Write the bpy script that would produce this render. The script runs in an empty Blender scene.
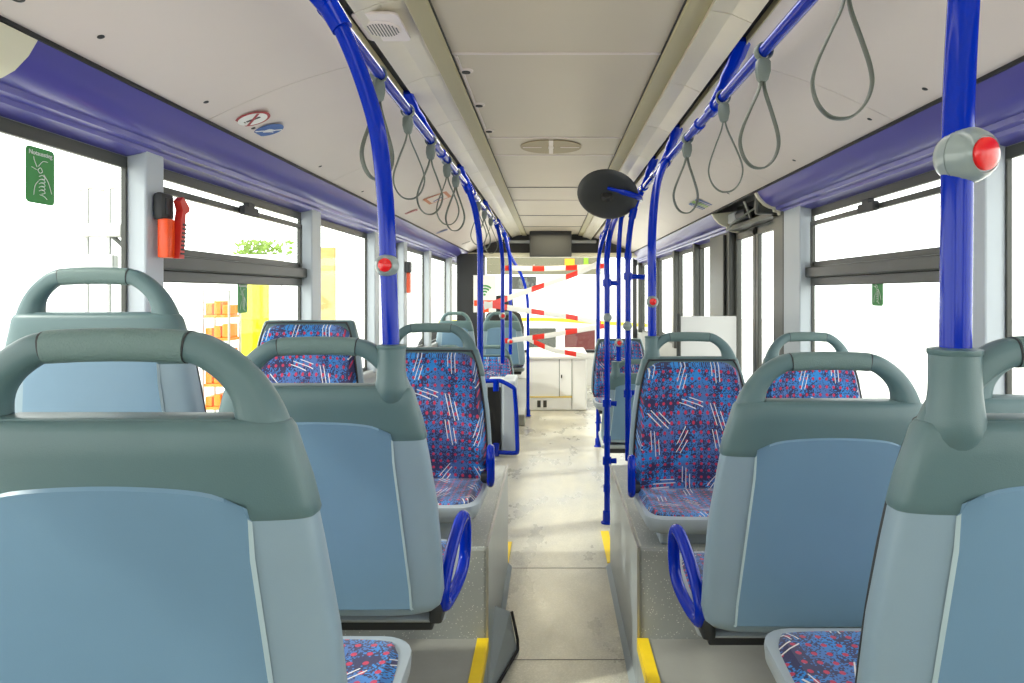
import bpy, bmesh, math, random
from mathutils import Vector, Matrix
random.seed(7)
C = bpy.context.scene.collection
SC = bpy.context.scene
PI = math.pi
EYE = 1.37            # eye height above the aisle floor; geometry below is written relative to the eye and lifted at the end
F = 683.0

# ---------------------------------------------------------------- camera
cd = bpy.data.cameras.new('camera'); cam = bpy.data.objects.new('camera', cd); C.objects.link(cam)
cam.location = (0, 0, 0); cam.rotation_euler = (PI/2, 0, 0)
cd.sensor_width = 36; cd.lens = F/1024*36
cd.shift_x = -39/1024; cd.shift_y = -48.5/1024
cd.clip_start = 0.02
SC.camera = cam
# ---------------------------------------------------------------- world, lights, exposure
w = bpy.data.worlds.new('world'); SC.world = w; w.use_nodes = True
bg = w.node_tree.nodes['Background']; bg.inputs[0].default_value = (1.0, 0.985, 0.96, 1); bg.inputs[1].default_value = 4.0
SC.view_settings.view_transform = 'Standard'; SC.view_settings.look = 'None'
SC.view_settings.gamma = 1; SC.view_settings.use_curve_mapping = False
SC.view_settings.exposure = 0.0
def area(name, loc, rot, sx, sy, e, col=(1, 1, 1)):
    l = bpy.data.lights.new(name, 'AREA'); l.shape = 'RECTANGLE'; l.size = sx; l.size_y = sy; l.energy = e; l.color = col; l.specular_factor = .35
    o = bpy.data.objects.new(name, l); C.objects.link(o); o.location = loc; o.rotation_euler = rot
    return o
sd = bpy.data.lights.new('sun', 'SUN'); sd.energy = 3.0; sd.angle = math.radians(3); sd.color = (1, .95, .85)
sun = bpy.data.objects.new('sun', sd); C.objects.link(sun); sun.location = (-6, -3, 8)
sun.rotation_euler = Vector((0.75, 0.25, -0.62)).to_track_quat('-Z', 'Y').to_euler()
for sx in (-1, 1):     # the two lamp strips that run along the ceiling
    area('ceiling_lamp_strip', (sx*.43, 2.4, .735), (0, 0, 0), .08, 5.0, 5, (1, .97, .93))
area('front_warm_fill', (0, 7.3, .74), (0, 0, 0), .5, 2.2, 34, (1, .91, .62))  # added warm fill: tints the front end yellow and brightens the white cabinet

# ---------------------------------------------------------------- node helper
class NT:
    def __init__(s, name):
        s.m = bpy.data.materials.new(name); s.m.use_nodes = True; s.t = s.m.node_tree
        s.b = s.t.nodes['Principled BSDF']; s.out = s.t.nodes['Material Output']
    def n(s, typ, **kw):
        x = s.t.nodes.new(typ)
        for k, v in kw.items(): setattr(x, k, v)
        return x
    def put(s, sock, v):
        if hasattr(v, 'links') or isinstance(v, bpy.types.NodeSocket): s.t.links.new(v, sock)
        else: sock.default_value = v
    def math(s, op, a, b=0.0, c=0.0):
        x = s.n('ShaderNodeMath', operation=op)
        s.put(x.inputs[0], a); s.put(x.inputs[1], b)
        if op in ('MULTIPLY_ADD', 'WRAP', 'COMPARE', 'SMOOTH_MIN'): s.put(x.inputs[2], c)
        return x.outputs[0]
    def mix(s, f, a, b):
        x = s.n('ShaderNodeMix', data_type='RGBA')
        s.put(x.inputs[0], f); s.put(x.inputs[6], a); s.put(x.inputs[7], b)
        return x.outputs[2]
    def noise(s, vec, scale, detail=3, rough=.5):
        x = s.n('ShaderNodeTexNoise'); s.put(x.inputs['Vector'], vec); x.inputs['Scale'].default_value = scale
        x.inputs['Detail'].default_value = detail; x.inputs['Roughness'].default_value = rough
        return x.outputs['Fac']
    def ramp(s, f, lo, hi):
        x = s.n('ShaderNodeMapRange'); s.put(x.inputs[0], f); x.inputs[1].default_value = lo; x.inputs[2].default_value = hi
        return x.outputs[0]
    def obj(s): return s.n('ShaderNodeTexCoord').outputs['Object']
    def bump(s, h, st=.2, d=.002):
        x = s.n('ShaderNodeBump'); s.put(x.inputs['Height'], h); x.inputs['Strength'].default_value = st; x.inputs['Distance'].default_value = d
        s.t.links.new(x.outputs[0], s.b.inputs['Normal'])
def c4(c): return (c[0], c[1], c[2], 1)
def srgb(r, g, b):
    f = lambda v: ((v/255)/12.92 if v/255 <= .04045 else ((v/255+.055)/1.055)**2.4)
    return (f(r), f(g), f(b))
def plain(name, col, rough=.45, metal=0, var=.06, nscale=6, bump=0, bscale=300, coat=0, spec=.5, emit=None, es=0):
    k = NT(name); p = k.obj()
    n = k.noise(p, nscale, 4, .6)
    lo = c4([max(0, v*(1-var)) for v in col]); hi = c4([min(1, v*(1+var)) for v in col])
    k.put(k.b.inputs['Base Color'], k.mix(n, lo, hi))
    k.b.inputs['Roughness'].default_value = rough; k.b.inputs['Metallic'].default_value = metal
    k.b.inputs['Coat Weight'].default_value = coat; k.b.inputs['Specular IOR Level'].default_value = spec
    if bump: k.bump(k.noise(p, bscale, 2), bump)
    if emit: k.b.inputs['Emission Color'].default_value = c4(emit); k.b.inputs['Emission Strength'].default_value = es
    return k.m

# ---- plastics, metals
M = {}
M['cap'] = plain('grey_green_plastic', srgb(86, 112, 115), .38, bump=.12, bscale=700, var=.08, nscale=9)
M['grip'] = plain('grip_plastic', srgb(98, 122, 120), .5, bump=.5, bscale=420, var=.08)
M['shell'] = plain('blue_grey_plastic', srgb(136, 157, 170), .34, bump=.05, bscale=600, var=.06, nscale=5)
M['panel'] = plain('steel_blue_plastic', srgb(108, 140, 164), .32, bump=.05, bscale=600, var=.10, nscale=4)
M['seam_glint'] = plain('painted_seam_highlight', srgb(175, 195, 200), .4)  # pale grey stands in for the highlight along the rear panel seam
M['pan'] = plain('light_grey_plastic', srgb(165, 176, 184), .4)
M['blue'] = plain('blue_enamel', (.0, .022, .40), .12, var=.04, coat=0, spec=.28)
M['strap'] = plain('grey_strap', srgb(88, 94, 86), .42, var=.05)
M['clip'] = plain('grey_clip', srgb(102, 112, 108), .4)
M['dark'] = plain('dark_plastic', srgb(42, 44, 46), .5)
M['black'] = plain('black_rubber', srgb(24, 24, 24), .6)
M['gasket'] = plain('dark_grey_frame', srgb(62, 64, 58), .36, var=.05)
M['btngrey'] = plain('button_grey', srgb(140, 152, 152), .28, coat=.4)
M['red'] = plain('red_button', srgb(225, 20, 25), .25, coat=.5)
M['orange'] = plain('orange_red_plastic', srgb(245, 84, 28), .32)
M['val'] = plain('violet_blue_panel', srgb(80, 76, 160), .32, var=.08, nscale=3, coat=.15)
M['wall'] = plain('wall_grey', srgb(165, 168, 168), .45)
M['pillar'] = plain('pillar_grey', srgb(182, 190, 196), .38, var=.04)
M['ceil'] = plain('ceiling_cream', srgb(203, 191, 172), .42, var=.05, nscale=2, bump=.02, bscale=30)
M['cove'] = plain('cove_offwhite', srgb(224, 212, 206), .33, var=.05, nscale=2.2)
M['strip'] = plain('beige_strip', srgb(182, 172, 136), .45, var=.04)
M['cover'] = plain('lamp_cover', srgb(222, 213, 193), .28, var=.08, nscale=5, bump=.15, bscale=6)
M['line'] = plain('grey_line', srgb(120, 116, 112), .5)
M['white'] = plain('white_paint', srgb(245, 245, 242), .4, var=.02)
M['yellow'] = plain('yellow_strip', srgb(240, 205, 25), .5, var=.08, nscale=30)
M['green'] = plain('green_sticker', srgb(64, 148, 74), .45, var=.04)
M['metal'] = plain('brushed_metal', srgb(180, 180, 176), .3, metal=.8)
M['chrome'] = plain('bright_metal', srgb(225, 225, 225), .12, metal=1)
M['cream'] = plain('cream_cover', srgb(225, 220, 196), .4)
M['sred'] = plain('sticker_red', srgb(170, 40, 50), .4)
M['sblue'] = plain('sticker_blue', srgb(35, 90, 165), .4)
M['sviolet'] = plain('sticker_violet', srgb(110, 95, 150), .4)
M['sorange'] = plain('sticker_orange', srgb(195, 120, 80), .4)
M['sgreen'] = plain('sticker_green', srgb(150, 190, 90), .4)
M['screen'] = plain('screen_black', srgb(30, 32, 34), .4)
def carpet_panel():
    k = NT('speckled_grey_vinyl'); p = k.obj()
    v = k.n('ShaderNodeTexVoronoi'); k.put(v.inputs['Vector'], p); v.inputs['Scale'].default_value = 110
    sp = k.math('LESS_THAN', v.outputs['Distance'], .17)
    base = k.mix(k.noise(p, 5, 4), c4(srgb(142, 148, 148)), c4(srgb(176, 178, 170)))
    k.put(k.b.inputs['Base Color'], k.mix(sp, base, c4(srgb(235, 235, 225)))); k.b.inputs['Roughness'].default_value = .4
    return k.m
M['speck'] = carpet_panel()
def floor_mat():
    k = NT('worn_grey_floor'); p = k.obj()
    mp = k.n('ShaderNodeMapping'); k.put(mp.inputs[0], p); mp.inputs['Scale'].default_value = (1.2, .6, 1)
    n = k.ramp(k.noise(mp.outputs[0], 3.2, 5, .6), .3, .7)
    f = k.noise(p, 160, 2)
    base = k.mix(n, c4(srgb(150, 149, 142)), c4(srgb(202, 197, 178)))
    base = k.mix(k.math('MULTIPLY', k.ramp(f, .45, .7), .3), base, c4(srgb(235, 232, 220)))
    k.put(k.b.inputs['Base Color'], base)
    k.put(k.b.inputs['Roughness'], k.math('MULTIPLY_ADD', n, .18, .22))
    k.bump(f, .08)
    return k.m
M['floor'] = floor_mat()
M['podium'] = plain('podium_vinyl', srgb(146, 146, 140), .3, var=.16, nscale=7, bump=.08, bscale=200)
M['side'] = plain('box_side_panel', srgb(150, 158, 160), .3, var=.14, nscale=3)
def fabric():
    k = NT('patterned_bus_fabric'); p = k.obj()
    s = k.n('ShaderNodeSeparateXYZ'); k.put(s.inputs[0], p)
    u = s.outputs[0]; v = k.math('ADD', s.outputs[1], s.outputs[2])
    cb = k.n('ShaderNodeCombineXYZ'); k.put(cb.inputs[0], u); k.put(cb.inputs[1], v); uv = cb.outputs[0]
    # cloudy navy stipple on bright blue
    cloud = k.ramp(k.noise(uv, 13, 2, .5), .36, .64)
    g = .0032
    sn = k.n('ShaderNodeVectorMath', operation='SNAP'); k.put(sn.inputs[0], uv); sn.inputs[1].default_value = (g, g, g)
    wn = k.n('ShaderNodeTexWhiteNoise'); k.put(wn.inputs['Vector'], sn.outputs[0])
    st = k.math('LESS_THAN', wn.outputs['Value'], k.math('MULTIPLY_ADD', cloud, .95, .03))
    big = k.ramp(k.noise(uv, 6, 1, .5), .42, .56)
    base = k.mix(big, c4(srgb(66, 104, 168)), c4(srgb(30, 130, 208)))
    base = k.mix(st, base, c4(srgb(38, 36, 84)))
    # red dots
    sp = .0285
    fu = k.math('ABSOLUTE', k.math('SUBTRACT', k.math('FRACT', k.math('DIVIDE', k.math('ADD', u, 5), sp)), .5))
    fv = k.math('ABSOLUTE', k.math('SUBTRACT', k.math('FRACT', k.math('DIVIDE', k.math('ADD', v, 5), sp)), .5))
    dot = k.math('LESS_THAN', k.math('ADD', k.math('MAXIMUM', fu, fv), k.math('MULTIPLY', k.math('MINIMUM', fu, fv), .5)), .215)
    base = k.mix(dot, base, c4(srgb(186, 38, 78)))
    # groups of three white strokes
    vo = k.n('ShaderNodeTexVoronoi', voronoi_dimensions='2D'); k.put(vo.inputs['Vector'], uv); vo.inputs['Scale'].default_value = 8.2
    vo.inputs['Randomness'].default_value = .55
    d = k.n('ShaderNodeVectorMath', operation='SUBTRACT'); k.put(d.inputs[0], uv); k.put(d.inputs[1], vo.outputs['Position'])
    ds = k.n('ShaderNodeSeparateXYZ'); k.put(ds.inputs[0], d.outputs[0])
    cs = k.n('ShaderNodeSeparateColor'); k.put(cs.inputs[0], vo.outputs['Color'])
    ang = k.math('MULTIPLY', cs.outputs[0], 3.14)
    ca = k.math('COSINE', ang); sa = k.math('SINE', ang)
    q = k.math('ADD', k.math('MULTIPLY', ds.outputs[0], ca), k.math('MULTIPLY', ds.outputs[1], sa))
    r = k.math('SUBTRACT', k.math('MULTIPLY', ds.outputs[1], ca), k.math('MULTIPLY', ds.outputs[0], sa))
    tot = None
    for off, sh, ln in ((-.014, .012, .034), (0, -.004, .044), (.0145, -.016, .028)):
        a = k.math('LESS_THAN', k.math('ABSOLUTE', k.math('SUBTRACT', r, off)), .0015)
        b = k.math('LESS_THAN', k.math('ABSOLUTE', k.math('SUBTRACT', q, sh)), ln)
        m_ = k.math('MULTIPLY', a, b)
        tot = m_ if tot is None else k.math('MAXIMUM', tot, m_)
    base = k.mix(tot, base, c4(srgb(222, 218, 215)))
    k.put(k.b.inputs['Base Color'], base); k.b.inputs['Roughness'].default_value = .75
    k.b.inputs['Sheen Weight'].default_value = .25
    k.bump(k.noise(p, 900, 1), .15)
    return k.m
M['fabric'] = fabric()
def glass():
    k = NT('window_glass'); t = k.t
    tr = k.n('ShaderNodeBsdfTransparent'); tr.inputs[0].default_value = (.93, .96, .95, 1)
    gl = k.n('ShaderNodeBsdfGlossy'); gl.inputs['Roughness'].default_value = .03
    ge = k.n('ShaderNodeNewGeometry'); dt = k.n('ShaderNodeVectorMath', operation='DOT_PRODUCT')
    k.put(dt.inputs[0], ge.outputs['Normal']); k.put(dt.inputs[1], ge.outputs['Incoming'])
    co = k.math('SUBTRACT', 1.0, k.math('ABSOLUTE', dt.outputs['Value']))
    fr = k.math('MULTIPLY_ADD', k.math('POWER', co, 5.0), .22, .03)
    mx = k.n('ShaderNodeMixShader'); t.links.new(fr, mx.inputs[0]); t.links.new(tr.outputs[0], mx.inputs[1]); t.links.new(gl.outputs[0], mx.inputs[2])
    t.links.new(mx.outputs[0], k.out.inputs[0]); return k.m
M['glass'] = glass()
def tape_mat():
    k = NT('red_white_tape'); p = k.obj(); s = k.n('ShaderNodeSeparateXYZ'); k.put(s.inputs[0], p)
    f = k.math('LESS_THAN', k.math('FRACT', k.math('DIVIDE', k.math('ADD', s.outputs[0], 10.05), .34)), .36)
    k.put(k.b.inputs['Base Color'], k.mix(f, c4(srgb(240, 240, 235)), c4(srgb(235, 45, 25)))); k.b.inputs['Roughness'].default_value = .4
    return k.m
M['tape'] = tape_mat()

# ---------------------------------------------------------------- mesh helpers
def finish(name, bm, mats, parent=None, smooth=True, ang=38):
    bmesh.ops.recalc_face_normals(bm, faces=bm.faces)
    if smooth:
        for f in bm.faces: f.smooth = True
        ca = math.radians(ang)
        for e in bm.edges:
            if len(e.link_faces) == 2 and e.calc_face_angle(0) > ca: e.smooth = False
    me = bpy.data.meshes.new(name); bm.to_mesh(me); bm.free()
    if not isinstance(mats, (list, tuple)): mats = [mats]
    for m in mats: me.materials.append(m)
    o = bpy.data.objects.new(name, me); C.objects.link(o)
    if parent is not None: o.parent = parent
    return o
def box(bm, x0, x1, y0, y1, z0, z1, bev=0, mi=0, seg=2):
    vs = [bm.verts.new((x, y, z)) for x in (x0, x1) for y in (y0, y1) for z in (z0, z1)]
    fs = []
    for q in ((0, 1, 3, 2), (4, 6, 7, 5), (0, 4, 5, 1), (2, 3, 7, 6), (0, 2, 6, 4), (1, 5, 7, 3)):
        f = bm.faces.new([vs[i] for i in q]); f.material_index = mi; fs.append(f)
    if bev:
        es = list({e for f in fs for e in f.edges})
        bmesh.ops.bevel(bm, geom=es, offset=bev, segments=seg, affect='EDGES', profile=.5)
    return vs
def catmull(pts, n=6, closed=False):
    P = [Vector(p) for p in pts]; out = []
    m = len(P); rng = range(m if closed else m-1)
    for i in rng:
        if closed: a, b, c, d = P[(i-1) % m], P[i], P[(i+1) % m], P[(i+2) % m]
        else: a, b, c, d = P[max(i-1, 0)], P[i], P[i+1], P[min(i+2, m-1)]
        for j in range(n):
            t = j/n
            out.append(.5*((2*b)+(-a+c)*t+(2*a-5*b+4*c-d)*t*t+(-a+3*b-3*c+d)*t*t*t))
    if not closed: out.append(P[-1])
    return out
def sweep(bm, pts, ra, rb=None, seg=14, closed=False, up=None, mi=0, ex=2.0, cap=True):
    """ra/rb: half sizes (number or list) across / along the reference direction 'up'"""
    P = [Vector(p) for p in pts]; n = len(P)
    if rb is None: rb = ra
    A = ra if isinstance(ra, (list, tuple)) else [ra]*n
    B = rb if isinstance(rb, (list, tuple)) else [rb]*n
    T = []
    for i in range(n):
        if closed: t = P[(i+1) % n]-P[(i-1) % n]
        else: t = P[min(i+1, n-1)]-P[max(i-1, 0)]
        T.append(t.normalized())
    rings = []; prev = None
    for i in range(n):
        if up is not None: u = Vector(up)
        elif prev is None: u = Vector((0, 0, 1)) if abs(T[i].z) < .9 else Vector((0, 1, 0))
        else: u = prev
        u = (u-T[i]*u.dot(T[i])).normalized(); prev = u
        s = T[i].cross(u).normalized()
        ring = []
        for k in range(seg):
            a = 2*PI*k/seg; ca, sa = math.cos(a), math.sin(a)
            x = math.copysign(abs(ca)**(2/ex), ca)*A[i]; y = math.copysign(abs(sa)**(2/ex), sa)*B[i]
            ring.append(bm.verts.new(P[i]+s*x+u*y))
        rings.append(ring)
    m = n if closed else n-1
    for i in range(m):
        a, b = rings[i], rings[(i+1) % n]
        for k in range(seg):
            f = bm.faces.new((a[k], a[(k+1) % seg], b[(k+1) % seg], b[k])); f.material_index = mi
    if not closed and cap:
        for rg in (rings[0], rings[-1]): f = bm.faces.new(rg); f.material_index = mi
    return rings
def lathe(bm, prof, o=(0, 0, 0), axis=(0, 0, 1), seg=28, mi=0):
    ax = Vector(axis).normalized(); q = Vector((0, 0, 1)).rotation_difference(ax); O = Vector(o)
    rings = []
    for r, z in prof:
        if r < 1e-6: rings.append([bm.verts.new(O+q@Vector((0, 0, z)))])
        else: rings.append([bm.verts.new(O+q@Vector((r*math.cos(2*PI*k/seg), r*math.sin(2*PI*k/seg), z))) for k in range(seg)])
    for a, b in zip(rings, rings[1:]):
        for k in range(seg):
            if len(a) == 1 and len(b) == 1: continue
            if len(a) == 1: f = bm.faces.new((a[0], b[(k+1) % seg], b[k]))
            elif len(b) == 1: f = bm.faces.new((a[k], a[(k+1) % seg], b[0]))
            else: f = bm.faces.new((a[k], a[(k+1) % seg], b[(k+1) % seg], b[k]))
            f.material_index = mi
    for rg in (rings[0], rings[-1]):
        if len(rg) > 1: f = bm.faces.new(rg); f.material_index = mi
def loft(bm, secs, mi=0, cap=True):
    R = [[bm.verts.new(p) for p in s] for s in secs]
    for a, b in zip(R, R[1:]):
        n = len(a)
        for k in range(n): f = bm.faces.new((a[k], a[(k+1) % n], b[(k+1) % n], b[k])); f.material_index = mi
    if cap:
        for rg in (R[0], R[-1]): f = bm.faces.new(rg); f.material_index = mi
    return R
def extr_profile(bm, pts, y0, y1, th, mi=0):
    """polyline of (x,z) with thickness th (outwards, away from the cabin middle) run along y"""
    n = len(pts); off = []
    for i in range(n):
        a = Vector(pts[max(i-1, 0)]); b = Vector(pts[min(i+1, n-1)]); t = (b-a).normalized(); nn = Vector((-t.y, t.x))
        off.append(Vector(pts[i])+nn*th)
    loop = [Vector(p) for p in pts]+off[::-1]
    r0 = [bm.verts.new((p.x, y0, p.y)) for p in loop]; r1 = [bm.verts.new((p.x, y1, p.y)) for p in loop]
    m = len(loop)
    for k in range(m): f = bm.faces.new((r0[k], r0[(k+1) % m], r1[(k+1) % m], r1[k])); f.material_index = mi
    for i in range(n-1):
        for r in (r0, r1): f = bm.faces.new((r[i], r[i+1], r[m-2-i], r[m-1-i])); f.material_index = mi
def prism(bm, pts, d, mi=0):
    """closed polygon of 3D points extruded by vector d"""
    d = Vector(d); a = [bm.verts.new(p) for p in pts]; b = [bm.verts.new(Vector(p)+d) for p in pts]; n = len(a)
    for f in (bm.faces.new(a), bm.faces.new(b)): f.material_index = mi
    for k in range(n): f = bm.faces.new((a[k], a[(k+1) % n], b[(k+1) % n], b[k])); f.material_index = mi
def lerp(tab, z):
    if z >= tab[0][0]: return tab[0][1]
    for (a, va), (b, vb) in zip(tab, tab[1:]):
        if z >= b: return va+(vb-va)*(a-z)/(a-b)
    return tab[-1][1]
def tag(o, label, cat, group=None):
    o['label'] = label; o['category'] = cat
    if group: o['group'] = group
    return o
def empty(name, loc, label, cat, group=None, rz=0):
    o = bpy.data.objects.new(name, None); C.objects.link(o); o.location = loc; o.rotation_euler = (0, 0, rz)
    o.empty_display_size = .1
    return tag(o, label, cat, group)
def struct(name, bm, mats, parent=None, **k):
    o = finish(name, bm, mats, parent, **k)
    if parent is None: o['kind'] = 'structure'
    return o
def B(): return bmesh.new()
def text_mesh(name, txt, size, mat, loc, rot, parent=None, ext=.0006):
    cu = bpy.data.curves.new(name, 'FONT'); cu.body = txt; cu.size = size; cu.extrude = ext; cu.align_x = 'CENTER'
    t = bpy.data.objects.new('tmp', cu); C.objects.link(t)
    bpy.context.view_layer.update()
    me = bpy.data.meshes.new_from_object(t); bpy.data.objects.remove(t); me.materials.clear(); me.materials.append(mat)
    o = bpy.data.objects.new(name, me); C.objects.link(o); o.location = loc; o.rotation_euler = rot
    if parent: o.parent = parent
    return o

# ================================================================ SETTING
SW = 1.0583   # side walls and windows
WX = 1.27; YB = -1.3; YF = 9.6; SILL = -.53; WT = .407
FLOOR = -1.37; POD = -1.17; PL, PR = -.215, .295
BOXY = 2.31; BOXT = -.86; BOXE = 3.42
bm = B(); box(bm, -1.33, 1.33, YB, YF+.6, FLOOR-.06, FLOOR); struct('floor', bm, M['floor'], smooth=False)
n_trim = [0]
def trim(bm, mat, **k):
    n_trim[0] += 1; return struct('trim_%d' % n_trim[0], bm, mat, **k)
def podium(x0, x1, inner, name_side):
    bm = B(); box(bm, x0, x1, YB+.02, BOXY, FLOOR, POD, 0, 0)
    for f in bm.faces:
        if abs(f.normal.x) > .5: f.material_index = 1
    bmesh.ops.recalc_face_normals(bm, faces=bm.faces)
    for f in bm.faces: f.material_index = 1 if abs(f.normal.x) > .5 else 0
    trim(bm, [M['podium'], M['side']], smooth=False)
    # wheel box the facing seats stand on
    bm = B(); vs = box(bm, x0, x1, BOXY, BOXE, FLOOR, BOXT, .012)
    bmesh.ops.recalc_face_normals(bm, faces=bm.faces)
    for f in bm.faces: f.material_index = 1 if abs(f.normal.x) > .5 else 0
    trim(bm, [M['speck'], M['side']], smooth=False)
podium(-WX, PL, PL, 'left'); podium(PR, WX, PR, 'right')
# metal corner edges of the boxes, yellow nosings
for x, s in ((PL, -1), (PR, 1)):
    bm = B(); box(bm, x-.004, x+.004, BOXY-.006, BOXY+.004, POD, BOXT+.002, .001)
    box(bm, x-.004, x+.004, BOXY, BOXE, BOXT-.003, BOXT+.004, .001); trim(bm, M['metal'], smooth=False)
    bm = B(); box(bm, min(x, x+s*.034), max(x, x+s*.034), YB+.03, BOXY-.004, POD-.001, POD+.006, .002)
    box(bm, min(x, x-s*.005), max(x, x-s*.005), YB+.03, BOXY-.004, POD-.035, POD+.006, .001)
    trim(bm, M['yellow'], smooth=False)
bm = B(); box(bm, PR-.01, PR+.035, 3.46, 3.92, FLOOR, FLOOR+.006, .002); trim(bm, M['yellow'], smooth=False)
bm = B(); box(bm, PL-.05, PL+.0, 3.46, 3.75, FLOOR, FLOOR+.006, .002); trim(bm, M['yellow'], smooth=False)
# floor seams and skirting fillets along the aisle
bm = B()
for y in (2.55, 2.1, 3.4): box(bm, PL+.01, PR-.01, y, y+.004, FLOOR-.001, FLOOR+.0012)
trim(bm, M['line'], smooth=False)
for x, s in ((PL, 1), (PR, -1)):
    bm = B(); prism(bm, [(x, YB+.05, FLOOR), (x+s*.02, YB+.05, FLOOR), (x, YB+.05, FLOOR+.02)], (0, BOXE-YB-.05, 0)); trim(bm, M['side'], smooth=False)
# folded grey ramp piece at the foot of the left podium
bm = B()
a0, a1, a2, a3, a4 = [bm.verts.new(p) for p in ((PL, 2.30, FLOOR), (PL+.085, 2.62, FLOOR), (PL, 2.72, FLOOR), (PL+.055, 2.66, FLOOR+.13), (PL, 2.62, FLOOR+.17))]
for q in ((a0, a1, a3), (a0, a3, a4), (a1, a2, a3), (a3, a2, a4), (a0, a2, a1), (a0, a4, a2)): bm.faces.new(q)
trim(bm, M['side'], smooth=False)
bm = B(); sweep(bm, [(PL+.006, 2.28, FLOOR+.006), (PL+.088, 2.61, FLOOR+.006), (PL+.086, 2.64, FLOOR+.03), (PL+.062, 2.66, FLOOR+.13)], .006, seg=8); trim(bm, M['black'])

# side walls: sill panel + upper band, pillars between windows
LP_ = [(-.25, -.17), (1.93, 2.02), (3.27, 3.40), (4.44, 4.56), (5.32, 5.44), (6.42, 6.54), (7.75, 7.9), (8.95, 9.1)]
RP_ = [(-.25, -.17), (1.80, 1.90), (3.14, 3.36)]
LP_ = [(a*SW, b*SW) for a, b in LP_]; RP_ = [(a*SW, b*SW) for a, b in RP_]
for s, nm in ((-1, 'left'), (1, 'right')):
    bm = B()
    x0, x1 = (WX, WX+.06) if s > 0 else (-WX-.06, -WX)
    if s < 0: box(bm, x0, x1, YB, YF+.5, FLOOR, SILL)
    else:
        box(bm, x0, x1, YB, 3.6, FLOOR, SILL); box(bm, x0, x1, 5.2, YF+.5, FLOOR, SILL)
    box(bm, x0, x1, YB, YF+.5, WT, .80)
    struct('wall_'+nm, bm, M['wall'], smooth=False)
    for (a, b) in (LP_ if s < 0 else RP_):
        bm = B(); xi = s*(WX-.06)
        box(bm, min(xi, s*(WX+.012)), max(xi, s*(WX+.012)), a, b, SILL-.02, WT+.02, .006); trim(bm, M['pillar'], smooth=False)
    bm = B()
    box(bm, min(s*(WX-.05), s*(WX)), max(s*(WX-.05), s*WX), YB, 3.58 if s > 0 else YF, SILL-.05, SILL, .012)
    trim(bm, M['wall'], smooth=False)

nwin = [0]
def window(s, y0, y1, split=False, dark=.022, z0=SILL, z1=WT):
    y0, y1 = y0*SW, y1*SW
    nwin[0] += 1
    xa, xb = sorted((s*(WX-.004), s*(WX+.012)))
    bm = B(); t = dark
    box(bm, xa, xb, y0, y1, z1-.035, z1, .003); box(bm, xa, xb, y0, y1, z0, z0+t, .003)
    box(bm, xa, xb, y0, y0+.008, z0, z1, .002); box(bm, xa, xb, y1-.008, y1, z0, z1, .002)
    r = struct('window_%d' % nwin[0], bm, M['gasket'], smooth=False)
    if split:
        bm = B(); xi0, xi1 = sorted((s*(WX-.035), s*(WX+.012)))
        box(bm, xi0, xi1, y0, y1, .075, .125, .006); f = finish('rail', bm, M['gasket'], r, smooth=False)
        bm = B(); xi0, xi1 = sorted((s*(WX-.012), s*(WX+.012)))
        box(bm, xi0, xi1, y0+.01, y1-.01, .035, .075, .004); box(bm, xi0, xi1, y0+.01, y1-.01, .125, .15, .004); finish('frame', bm, M['gasket'], r, smooth=False)
        # hinged vent frame, set in a little from the surround
        bm = B(); xi0, xi1 = sorted((s*(WX-.022), s*(WX-.002)))
        zt = z1-.085
        box(bm, xi0, xi1, y0+.03, y1-.03, zt, zt+.022, .004); box(bm, xi0, xi1, y1-.055, y1-.03, .13, zt+.02, .004); box(bm, xi0, xi1, y0+.03, y0+.055, .13, zt+.02, .004)
        finish('vent_frame', bm, M['gasket'], r, smooth=False)
        bm = B(); ym = (y0+y1)/2; xi0, xi1 = sorted((s*(WX-.045), s*(WX-.02)))
        box(bm, xi0, xi1, ym-.07, ym+.07, zt-.006, zt+.03, .006); box(bm, xi0, xi1, ym-.03, ym+.03, zt+.02, zt+.045, .004)
        finish('latch', bm, M['dark'], r, smooth=False)
    bm = B(); xa, xb = sorted((s*(WX+.004), s*(WX+.009)))
    if split:
        box(bm, xa, xb, y0+.005, y1-.005, z0+t*.8, .04); box(bm, xa, xb, y0+.005, y1-.005, .14, z1-.03)
    else: box(bm, xa, xb, y0+.005, y1-.005, z0+t*.8, z1-.03)
    finish('pane', bm, M['glass'], r, smooth=False)
    return r
window(-1, -.17, 1.93); window(-1, 2.02, 3.27, True); window(-1, 3.40, 4.44); window(-1, 4.56, 5.32); window(-1, 5.44, 6.42); window(-1, 6.54, 7.75); window(-1, 7.9, 8.95)
window(1, -.17, 1.80); window(1, 1.90, 3.14, True); window(1, 4.97, 5.5); window(1, 5.58, 6.4); window(1, 6.5, 7.6); window(1, 7.7, 9.0)
window(-1, -1.25, -.25); window(1, -1.25, -.25)
for a, b in ((5.5, 5.58), (6.4, 6.5), (7.6, 7.7), (9.0, 9.07)):
    a *= SW; b *= SW
    bm = B(); box(bm, WX-.05, WX+.04, a, b, SILL-.02, WT+.02, .006); trim(bm, M['gasket'], smooth=False)
bm = B(); box(bm, WX-.05, WX+.04, 4.42*SW, 4.97*SW, FLOOR, WT+.02, .01)
box(bm, WX-.07, WX-.05, 4.50*SW, 4.60*SW, FLOOR, WT, .006); trim(bm, M['gasket'], smooth=False)
bm = B(); box(bm, WX-.06, WX+.05, 3.36*SW, 3.52*SW, FLOOR, WT+.06, .01); trim(bm, M['gasket'], smooth=False)
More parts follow.
